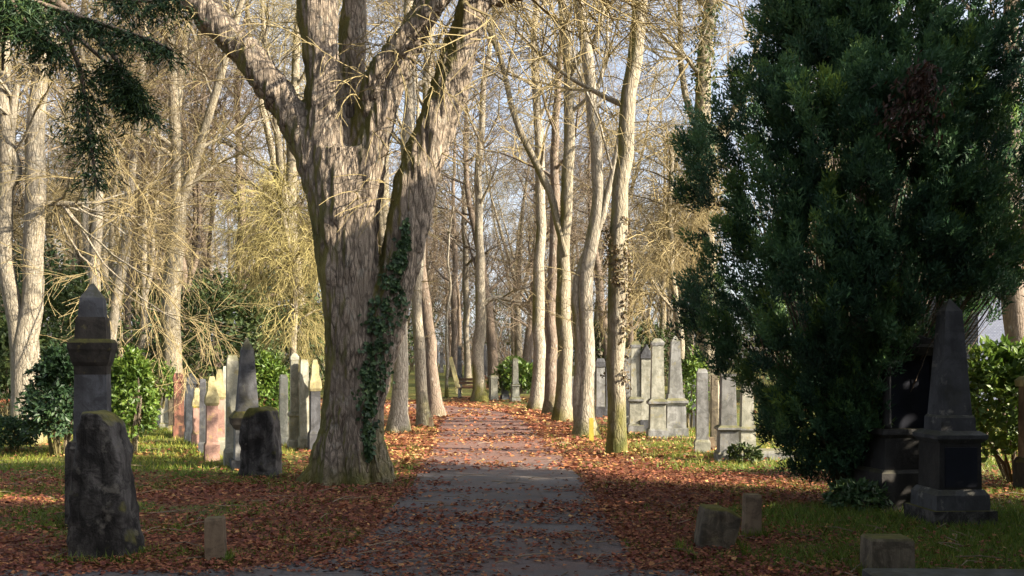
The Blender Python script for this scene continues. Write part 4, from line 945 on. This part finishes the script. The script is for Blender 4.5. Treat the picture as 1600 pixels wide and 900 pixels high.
def gravestone(label, px, base_py, top_py, wpx, style, mat, rot=20, dr=1.4, Y=None, mat2=None, group=None, cat='gravestone'):
    Y = Y or gy(base_py); s = Y / F
    x = gx(px, Y); z0 = float(terrain(x, Y)) - .03; H = CAMZ + (HZN - top_py) * s - z0
    hw = wpx * s / 2; a = R_(rot)
    # width seen from the camera is the turned box's: take the side ratio into account
    view = math.atan2(x, Y); aa = abs(a + view)
    hx = hw / (math.cos(aa) + dr * abs(math.sin(aa)) * .8) ; hy = hx * dr
    t = thing('obelisk' if style == 'obelisk' else 'gravestone', label, 'obelisk' if style == 'obelisk' else cat, (x, Y, z0), a, group)
    A, B = M[mat], M[mat2 or mat]
    if style == 'obelisk':
        part('base', frustum([(0, hx, hy), (.10 * H, hx, hy)]), A, t)
        part('die', frustum([(.10 * H, hx * .84, hy * .84), (.32 * H, hx * .80, hy * .80)]), B, t)
        part('cornice', frustum([(.32 * H, hx * .84, hy * .84), (.345 * H, hx * 1.0, hy * 1.0), (.365 * H, hx * 1.0, hy * 1.0), (.39 * H, hx * .72, hy * .72), (.43 * H, hx * .70, hy * .70)]), A, t)
        part('shaft', frustum([(.43 * H, hx * .60, hy * .60), (.94 * H, hx * .36, hy * .36), (H, .012, .012)], .008), A, t)
    elif style == 'pedestal':
        part('base', frustum([(0, hx, hy), (.09 * H, hx, hy), (.11 * H, hx * .86, hy * .86)]), A, t)
        part('die', frustum([(.11 * H, hx * .80, hy * .80), (.34 * H, hx * .76, hy * .76)]), B, t)
        part('cornice', frustum([(.34 * H, hx * .8, hy * .8), (.355 * H, hx * .98, hy * .98), (.375 * H, hx * .98, hy * .98), (.40 * H, hx * .74, hy * .74)]), A, t)
        part('shaft', frustum([(.40 * H, hx * .66, hy * .62), (.93 * H, hx * .56, hy * .52)]), B, t)
        part('cap', frustum([(.93 * H, hx * .62, hy * .58), (.96 * H, hx * .68, hy * .62), (H, hx * .30, hy * .3)]), A, t)
    elif style == 'stele':
        part('base', frustum([(0, hx, hy), (.13 * H, hx, hy), (.16 * H, hx * .82, hy * .82)]), A, t)
        part('shaft', frustum([(.16 * H, hx * .78, hy * .78), (.95 * H, hx * .68, hy * .68), (H, hx * .52, hy * .4)]), B, t)
    elif style == 'gable':
        part('base', frustum([(0, hx, hy), (.16 * H, hx, hy)]), A, t)
        part('shaft', frustum([(.16 * H, hx * .84, hy * .84), (.84 * H, hx * .80, hy * .80)]), B, t)
        part('cap', prism([(-hx * .98, .84 * H), (hx * .98, .84 * H), (hx * .98, .88 * H), (0, H), (-hx * .98, .88 * H)], hy * 1.9), A, t)
    elif style == 'arch':
        part('base', frustum([(0, hx, hy), (.14 * H, hx, hy)]), A, t)
        o = part('shaft', prism(arch(hx * .86, .86 * H, hx * .8), hy * 1.5), B, t); o.location.z = .14 * H
    elif style == 'scroll':
        part('base', frustum([(0, hx, hy), (.20 * H, hx, hy), (.23 * H, hx * .8, hy * .8)]), A, t)
        part('shaft', frustum([(.23 * H, hx * .78, hy * .78), (.66 * H, hx * .74, hy * .74)]), B, t)
        part('cap', frustum([(.66 * H, hx * .8, hy * .8), (.69 * H, hx * .95, hy * .95), (.76 * H, hx * .9, hy * .9), (.84 * H, hx * .6, hy * .62), (.93 * H, hx * .55, hy * .5), (H, hx * .3, hy * .25)], .02), M['lichen'], t)
    elif style == 'block':
        part('base', frustum([(0, hx, hy), (.2 * H, hx, hy)]), A, t)
        part('shaft', frustum([(.2 * H, hx * .88, hy * .88), (.86 * H, hx * .85, hy * .85)]), B, t)
        part('cap', frustum([(.86 * H, hx * .98, hy * .98), (.94 * H, hx * .98, hy * .98), (H, hx * .7, hy * .7)]), A, t)
    return t

GL = 'left graves'
ST = [
 # left row, front to back
 ('tall pale slab gravestone left of the small dark obelisk', 363, 727, 555, 27, 'stele', 'pale', 20, 1.3, None),
 ('cream gravestone with yellow lichen, third from the small obelisk', 343, 712, 577, 20, 'scroll', 'pale', 20, 1.2, 'pink'),
 ('pink sandstone gravestone with lichened scroll top', 331, 719, 588, 24, 'scroll', 'pink', 22, 1.2, None),
 ('dark narrow gravestone between the pink and the grey ones', 317, 706, 592, 14, 'stele', 'slate', 15, 1.5, None),
 ('slender pink gravestone behind the dark narrow one', 308, 694, 606, 18, 'scroll', 'pink', 22, 1.2, None),
 ('grey stone slab with gabled top beside the red gravestone', 298, 690, 582, 20, 'gable', 'grey', 22, 1.3, None),
 ('red sandstone gravestone stained black below', 279, 683, 583, 18, 'block', 'red', 22, 1.3, None),
 ('small cream gravestone behind the red one', 257, 669, 601, 15, 'stele', 'pale', 20, 1.3, None),
 ('small reddish gravestone at the far left of the row', 241, 664, 598, 13, 'block', 'red', 20, 1.3, None),
 ('grey narrow gravestone between the cream and reddish ones', 249, 667, 605, 10, 'arch', 'grey', 20, 1.3, None),
 ('narrow cream gravestone just behind the tall pale slab', 352, 705, 572, 12, 'stele', 'pale', 20, 1.3, None),
 ('mossy green gravestone between the red and the cream ones', 268, 674, 592, 11, 'arch', 'lichen', 20, 1.3, 'rockbrown'),
 ('dark weathered gravestone behind the grey gabled slab', 290, 682, 589, 11, 'stele', 'slate', 20, 1.3, None),
 # between obelisk and big tree
 ('pale green slab gravestone right of the broken stump', 443, 694, 585, 19, 'stele', 'pale', 20, 1.2, None),
 ('tallest cream gravestone with lichened waist left of the huge old tree', 460, 700, 552, 22, 'pedestal', 'pale', 20, 1.1, None),
 ('greenish slab gravestone next to the tallest cream one', 475, 701, 562, 20, 'stele', 'pale', 20, 1.2, None),
 ('dark gravestone with scrolled top half hidden by the huge old tree', 492, 703, 562, 22, 'scroll', 'slate', 20, 1.2, None),
 # right group
 ('dark grey gravestone between the twin tree and the ivy tree', 938, 652, 560, 16, 'block', 'slate', 0, 1.2, 'grey'),
 ('pale narrow gravestone behind the ivy-trunked tree', 980, 668, 545, 16, 'stele', 'grey', 0, 1.2, None),
 ('tall pale gravestone on a blue grey plinth right of the ivy-trunked tree', 993, 676, 533, 26, 'pedestal', 'grey', -2, 1.0, 'pale'),
 ('narrow pale gravestone with dark cap in the right group', 1009, 676, 538, 22, 'gable', 'slate', 0, 1.2, 'pale'),
 ('broad pale gravestone on a grey plinth in the right group', 1027, 684, 529, 34, 'pedestal', 'grey', 0, .9, 'pale'),
 ('pale obelisk on a square plinth in the right group', 1055, 682, 524, 40, 'obelisk', 'grey', 0, 1.0, 'grey'),
 ('dark polished gravestone behind the pale obelisk', 1078, 668, 570, 20, 'block', 'slate', 0, 1.0, 'black'),
 ('plain grey slab gravestone right of the pale obelisk', 1097, 706, 576, 26, 'stele', 'pale', -5, 1.0, 'grey'),
 ('brown narrow gravestone between the plain slab and the fluted one', 1116, 700, 585, 16, 'stele', 'rockbrown', 0, 1.0, None),
 ('broad grey gravestone with ivy stems on its plinth beside the yew', 1137, 720, 578, 42, 'pedestal', 'grey', 0, .9, None),
 ('grey gravestone half hidden by the yew', 1167, 714, 592, 34, 'pedestal', 'grey', 0, .9, 'pale'),
 ('narrow dark gravestone just left of the ivy-trunked tree', 950, 650, 572, 11, 'stele', 'slate', 0, 1.2, None),
 ('grey gravestone seen between the thick pale tree and the twin-stemmed tree', 897, 648, 588, 12, 'stele', 'grey', 0, 1.2, None),
 ('low dark gravestone left of the twin-stemmed tree', 889, 642, 600, 10, 'block', 'slate', 0, 1.2, None),
 # far ones by the bend
 ('white topped block gravestone right of the tree at the bend', 771, 626, 586, 15, 'block', 'pale', 15, 1.2, None),
 ('dark slab gravestone between the white block and the lichened one', 789, 625, 571, 14, 'stele', 'slate', 12, 1.3, None),
 ('lichened arched gravestone before the far green bush', 805, 627, 559, 16, 'pedestal', 'pale', 12, 1.1, None),
 ('small dark gravestone behind the far lichened one', 824, 618, 594, 15, 'block', 'slate', 10, 1.2, None),
]
for row in ST:
    lab, px, b, tp, w, sty, mt, rot, dr, m2 = row
    gravestone(lab, px, b, tp, w, sty, mt, rot, dr, None, m2)
# far stones on the rise
for px, tp, b, w, mt, Y, lab in ((682, 540, 572, 7, 'slate', 72, 'middle one of three far gravestones left of the thin sapling'), (690, 541, 572, 7, 'slate', 71, 'dark far gravestone nearest the thin sapling on its left'), (673, 542, 573, 7, 'grey', 73, 'grey far gravestone, leftmost of three left of the thin sapling'), (718, 540, 580, 9, 'slate', 64, 'dark far gravestone between the reddish trunk and the ivy-grown tree'), (764, 536, 578, 10, 'grey', 66, 'grey far gravestone just right of the tree with the arching limb'), (757, 538, 578, 8, 'slate', 68, 'dark far gravestone behind the tree with the arching limb'), (829, 560, 600, 8, 'slate', 56, 'dark far gravestone right of the far green bush')):
    gravestone(lab, px, b, tp, w, 'stele', mt, 5, 1, Y, None, 'far gravestones on the rise')
# leaning stone beyond the bend
t = gravestone('yellow lichened slab leaning left beside the bench', 718, 604, 556, 9, 'stele', 'lichen', 0, 1, 50); t.rotation_euler = (0, R_(-14), 0)

# small dark obelisk with an urn ledge, and the broken stump in front of it
s = 15.4 / F
t = thing('obelisk', 'small dark weathered obelisk behind the broken stump on the left', 'obelisk', (gx(386, 15.4), 15.4, -.02), R_(20))
zz = lambda py, Y: CAMZ + (HZN - py) * Y / F
part('base', frustum([(0, .25, .25), (zz(715, 15.4), .25, .25)]), M['slate'], t)
part('die', frustum([(zz(715, 15.4), .19, .19), (zz(668, 15.4), .185, .185)]), M['grey'], t)
part('cornice', frustum([(zz(668, 15.4), .19, .19), (zz(660, 15.4), .24, .24), (zz(650, 15.4), .255, .255), (zz(640, 15.4), .18, .18)]), M['mossy'], t)
part('shaft', frustum([(zz(640, 15.4), .165, .165), (zz(545, 15.4), .095, .095), (zz(526, 15.4), .01, .01)]), M['slate'], t)

def rock(name, label, cat, poly, Y, depth, mat, seed, rough=.05, voxel=.03, rot=0):
    """rough stone: a px outline given real thickness, then worn by noise"""
    P = np.array([at(a, b, Y) for a, b in poly]); c = np.array([(P[:, 0].min() + P[:, 0].max()) / 2, Y, 0]); P = P - c
    bm = prism([(p[0], p[2]) for p in P], depth, 0); me = bpy.data.meshes.new('t'); bm.to_mesh(me); bm.free()
    ob = bpy.data.objects.new('t', me); COL.objects.link(ob); md = ob.modifiers.new('r', 'REMESH'); md.mode = 'VOXEL'; md.voxel_size = voxel
    ms = ob.modifiers.new('s', 'SMOOTH'); ms.iterations = 5; ms.factor = .5
    bpy.context.view_layer.update(); dg = bpy.context.evaluated_depsgraph_get(); new = bpy.data.meshes.new_from_object(ob.evaluated_get(dg), depsgraph=dg); bpy.data.objects.remove(ob)
    n = len(new.vertices); co = np.empty(n * 3, np.float32); no = np.empty(n * 3, np.float32); new.vertices.foreach_get('co', co); new.vertices.foreach_get('normal', no)
    co = co.reshape(-1, 3).astype(float); no = no.reshape(-1, 3)
    d = (fbm(co[:, 0] * 3 + seed, co[:, 1] * 3, co[:, 2] * 3, 3) - .5) * 2.2 + (fbm(co[:, 0] * 12 + seed, co[:, 1] * 12, co[:, 2] * 12, 2) - .5) * .7
    co = co + no * (d * rough)[:, None]; new.vertices.foreach_set('co', co.astype(np.float32).ravel())
    new.polygons.foreach_set('use_smooth', np.ones(len(new.polygons), bool)); new.update(); new.name = name
    o = link(name, new, M[mat]); o.location = c; o.rotation_euler = (0, 0, R_(rot)); return tag(o, label, cat)
rock('broken_stone', 'tall rough broken stone with mossy top in the left foreground', 'gravestone', [(119, 885), (213, 885), (212, 850), (202, 770), (194, 700), (183, 659), (168, 643), (150, 640), (134, 645), (129, 700), (122, 780)], 8.35, .36, 'rock', 3, .045)
rock('broken_stump', 'squat mossy broken stone stump in front of the small dark obelisk', 'gravestone', [(376, 750), (437, 750), (437, 720), (433, 660), (428, 638), (395, 636), (384, 655), (380, 700)], 14.3, .5, 'rock', 8, .05)
rock('rough_stone', 'short rough leaning stone with mossy slanted top on the right grass', 'stone', [(1086, 866), (1140, 866), (1150, 820), (1152, 805), (1130, 794), (1098, 790), (1092, 820)], 8.75, .3, 'rockbrown', 5, .03, .02)
def post(name, label, cat, px, top, base_py, wpx, mat, dr=1.0, rot=0, tilt=0, bev=.012):
    Y = gy(base_py); s = Y / F; hx = wpx * s / 2; H = (base_py - top) * s
    bm = frustum([(-.05, hx * 1.03, hx * dr), (H * .5, hx, hx * dr), (H * .94, hx * .98, hx * dr * .98), (H, hx * .9, hx * dr * .9)], bev)
    me = bpy.data.meshes.new(name); bm.to_mesh(me); bm.free(); o = link(name, me, M[mat]); o.location = (gx(px, Y), Y, 0); o.rotation_euler = (0, R_(tilt), R_(rot)); return tag(o, label, cat)
post('stone_post', 'short square post among the leaves in the left foreground', 'post', 338, 808, 876, 29, 'post', 1, 8, -2)
post('stone_post', 'short square post beside the rough leaning stone on the right', 'post', 1174, 772, 838, 25, 'post', 1, 0, 1)
post('stone_block', 'low square grey block at the bottom right by the dark slab', 'block', 1386, 838, 897, 66, 'rockbrown', .8, 0, 0, .02)
post('marker_stake', 'small yellow marker stake at the foot of the pale twin-stemmed tree', 'stake', 924, 653, 692, 7, 'yellow', .4)
post('tree_stump', 'tiny pale stump beside the slim leaning tree on the left verge', 'stump', 673, 652, 668, 6, 'post')
post('marker_block', 'small brown marker block at the foot of the plain grey slab', 'marker', 1110, 683, 704, 12, 'post')  # plain stone marker block, no lamp
# flat slab between the yew and the twin stones
bm = frustum([(-.03, .62, .3), (.12, .62, .3), (.16, .58, .27)]); me = bpy.data.meshes.new('grave_slab'); bm.to_mesh(me); bm.free()
o = link('grave_slab', me, M['grey']); o.location = (gx(1186, 16.6), 16.9, 0); tag(o, 'low flat grey grave slab running under the yew', 'grave slab')
# dark slab at the bottom right corner
bm = frustum([(-.05, 1.3, .42), (.10, 1.3, .42), (.115, 1.28, .40)], .01); me = bpy.data.meshes.new('kerb_slab'); bm.to_mesh(me); bm.free()
o = link('kerb_slab', me, M['slate']); o.location = (3.85, 6.83, 0); o.rotation_euler = (0, 0, R_(-2)); tag(o, 'flat dark blue grey slab at the bottom right edge', 'slab')

# pillar monument, left foreground
Yp = 10.0
t = thing('pillar_monument', 'dark pillar with moss topped cap and blunt obelisk behind the broken stone', 'monument', (gx(145, Yp), Yp, -.02), R_(14))
z = lambda py: zz(py, Yp) + .02
part('base', frustum([(0, 0.222, 0.222), (z(698), 0.222, 0.222), (z(688), 0.20, 0.20)], .015), M['rock'], t)
part('shaft', frustum([(z(688), 0.158, 0.158), (z(585), 0.149, 0.149)], .012), M['slate'], t)
part('cornice', frustum([(z(585), 0.151, 0.151), (z(572), 0.153, 0.153), (z(566), 0.171, 0.171), (z(550), 0.194, 0.194), (z(546), 0.203, 0.203), (z(536), 0.209, 0.209), (z(530), 0.184, 0.184)], .008), M['mossy'], t)
part('block', frustum([(z(530), 0.149, 0.149), (z(500), 0.140, 0.140), (z(496), 0.135, 0.135)], .012), M['mossy'], t)
part('obelisk', frustum([(z(496), 0.122, 0.122), (z(466), 0.106, 0.106), (z(443), 0.011, 0.011)], .008), M['slate'], t)

# right foreground obelisk
Yr = 10.1; s = Yr / F
t = thing('obelisk_monument', 'tall black obelisk on a stepped base before the dark yew', 'monument', (gx(1487, Yr), Yr + .05, -.02), R_(4))
z = lambda py: zz(py, Yr) + .02
part('footing', frustum([(0, 0.328, 0.328), (z(793), 0.323, 0.323)], .03), M['rock'], t)
part('step', frustum([(z(793), 0.277, 0.277), (z(770), 0.273, 0.273), (z(762), 0.235, 0.235)], .01), M['black'], t)
d_ = part('die', frustum([(z(762), 0.220, 0.220), (z(690), 0.214, 0.214)], .008), M['shade_black'], t)
pl = bpy.data.meshes.new('plaque'); bm = frustum([(z(758), 0.164, .012), (z(697), 0.164, .012)], .004); bm.to_mesh(pl); bm.free(); o = link('plaque', pl, M['polish'], d_); o.location = (0, -.2215, 0)
part('cornice', frustum([(z(690), 0.223, 0.223), (z(684), 0.260, 0.260), (z(678), 0.265, 0.265), (z(672), 0.202, 0.202)], .008), M['black'], t)
part('shaft_base', frustum([(z(672), 0.181, 0.181), (z(652), 0.176, 0.176), (z(648), 0.160, 0.160)], .008), M['black'], t)
part('shaft', frustum([(z(648), 0.155, 0.155), (z(486), 0.088, 0.088), (z(467), 0.008, 0.008)], .006), M['black'], t)

# dark aedicule monument behind it, half inside the yew, whose shade is painted into its stone
Ya = 11.2
t = thing('aedicule_monument', 'black columned monument half hidden by the yew behind the obelisk', 'monument', (gx(1412, Ya), Ya, -.02), R_(10))
z = lambda py: zz(py, Ya) + .02
part('base', frustum([(0, .44, .30), (z(735), .44, .30), (z(730), .41, .27)], .012), M['shade_black'], t)
part('plinth', frustum([(z(730), .38, .25), (z(682), .37, .25), (z(676), .42, .28), (z(668), .41, .27)], .01), M['shade_black'], t)
part('panel', frustum([(z(668), .28, .10), (z(556), .28, .10)], .008), M['polish'], t)
for sx in (-1, 1):
    mb = MB(); A = np.array([[sx * .29, -.14, z(668), .06], [sx * .29, -.14, z(660), .048], [sx * .29, -.14, z(600), .045], [sx * .29, -.14, z(560), .042], [sx * .29, -.14, z(556), .06]]); closed_tube(mb, A[:, :3], A[:, 3], 14); mb.build('column', M['shade_black'], t, smooth=True)
part('entablature', frustum([(z(556), .37, .23), (z(548), .40, .26), (z(543), .42, .28), (z(538), .40, .26)], .008), M['shade_black'], t)
part('pediment', prism([(-.40, z(538)), (.40, z(538)), (0, z(522))], .46, .008), M['shade_black'], t)

# stone gate pillar with bare twigs at the right edge
Yg = 13.2
t = thing('stone_pillar', 'ochre stone pillar with mossy foot and cap in front of the right laurel', 'pillar', (gx(1590, Yg), Yg - .35, -.02), 0)
z = lambda py: zz(py, Yg - .35) + .02
part('base', frustum([(0, .16, .16), (z(722), .155, .155), (z(715), .13, .13)], .012), M['mossy'], t)
part('shaft', frustum([(z(715), .115, .115), (z(604), .11, .11)], .01), M['post'], t)
part('cap', frustum([(z(604), .14, .14), (z(594), .145, .145), (z(588), .10, .10)], .01), M['lichen'], t)
custom_tree('brown leaning trunk above the laurel at the right edge', 19, [[(1592, 705, 20), (1592, 600, 18), (1590, 500, 17), (1580, 420, 17), (1575, 340, 16), (1580, 200, 14)]], 14, 'bark_dark', 'twig_brown', 81, dict(LIME, m1=8, m2=4))

# bench by the bend
Yb = 46.5; bx, bz = gx(733, Yb), float(terrain(gx(733, Yb), Yb))
t = thing('park_bench', 'dark wooden bench beside the pale tree at the bend of the path', 'bench', (bx, Yb, bz), R_(-10))
for k in range(3): part('slat', frustum([(.43, .55, .055, 0, -.14 + .14 * k), (.47, .55, .055, 0, -.14 + .14 * k)], .005), M['wood'], t)
for k in range(2): part('backrest_slat', frustum([(.62 + .16 * k, .55, .02, 0, .24), (.74 + .16 * k, .55, .02, 0, .26)], .005), M['wood'], t)
for sx in (-.45, .45):
    part('leg', frustum([(0, .04, .22, sx, 0), (.43, .04, .2, sx, 0)], .005), M['grey'], t)
    part('back_post', frustum([(.43, .03, .03, sx, .27), (.92, .03, .03, sx, .30)], .005), M['grey'], t)

# house glimpsed between the yew and the right edge
def house():
    hx, hy = 23.2, 45.0; z0 = float(terrain(hx, hy)) - .1
    t = thing('house', 'blue grey slate-hung house glimpsed between the yew and the right edge', 'house', (hx, hy, z0))
    m1 = NT('slate_cladding'); v = m1.coord((1, 1, 1), False); n = m1.noise(v, 3, 4)
    br = m1.n('ShaderNodeTexBrick'); br.inputs['Scale'].default_value = 4.0
    br.inputs['Color1'].default_value = (.17, .19, .26, 1); br.inputs['Color2'].default_value = (.22, .24, .31, 1); br.inputs['Mortar'].default_value = (.09, .1, .14, 1)
    mpp = m1.n('ShaderNodeMapping'); mpp.inputs['Rotation'].default_value = (R_(90), 0, 0); tc = m1.n('ShaderNodeTexCoord'); m1.l(tc.outputs['Object'], mpp.inputs[0]); m1.l(mpp.outputs[0], br.inputs['Vector']); m1.col(br.outputs['Color'])
    m2 = m_stone('roof_tile', (.30, .10, .06), (.14, .05, .04), lich=.2)
    white = m_stone('white_paint', (.78, .78, .76), (.5, .5, .5), lich=0, moss=0, dirt=.2)
    gl = NT('window_glass'); gl.b.inputs['Base Color'].default_value = (.03, .04, .05, 1); gl.b.inputs['Roughness'].default_value = .08; gl.b.inputs['Specular IOR Level'].default_value = .6
    part('wall', frustum([(0, 4, 4), (5.2, 4, 4)], 0), m1.m, t)
    o = part('roof', prism([(-4.4, 5.2), (4.4, 5.2), (0, 8.4)], 8.6, 0), m2, t)
    ch = part('chimney', frustum([(7.2, .35, .35, 1.2, 0), (9.2, .35, .35, 1.2, 0), (9.35, .42, .42, 1.2, 0)], 0), m2, o)
    mb = MB(); A = np.array([[-2.3, -4.07, 0, .07], [-2.3, -4.07, 2.6, .07], [-2.3, -4.07, 5.1, .07]]); closed_tube(mb, A[:, :3], A[:, 3], 10); mb.build('downpipe', white, t, smooth=True)
    for wx in (-.8, 1.6):
        for wz in (1.0, 3.2):
            f = part('window', frustum([(wz, .6, .06, wx, -4.0), (wz + 1.3, .6, .06, wx, -4.0)], .01), white, t)
            part('pane', frustum([(wz + .1, .22, .02, wx - .27, -4.06), (wz + 1.2, .22, .02, wx - .27, -4.06)], 0), gl.m, f)
            part('pane', frustum([(wz + .1, .22, .02, wx + .27, -4.06), (wz + 1.2, .22, .02, wx + .27, -4.06)], 0), gl.m, f)
house()
print('TRIS', sum(sum(len(p.vertices) - 2 for p in []) for m in []), sum(len(m.loops) - 2 * len(m.polygons) for m in bpy.data.meshes if m.users))
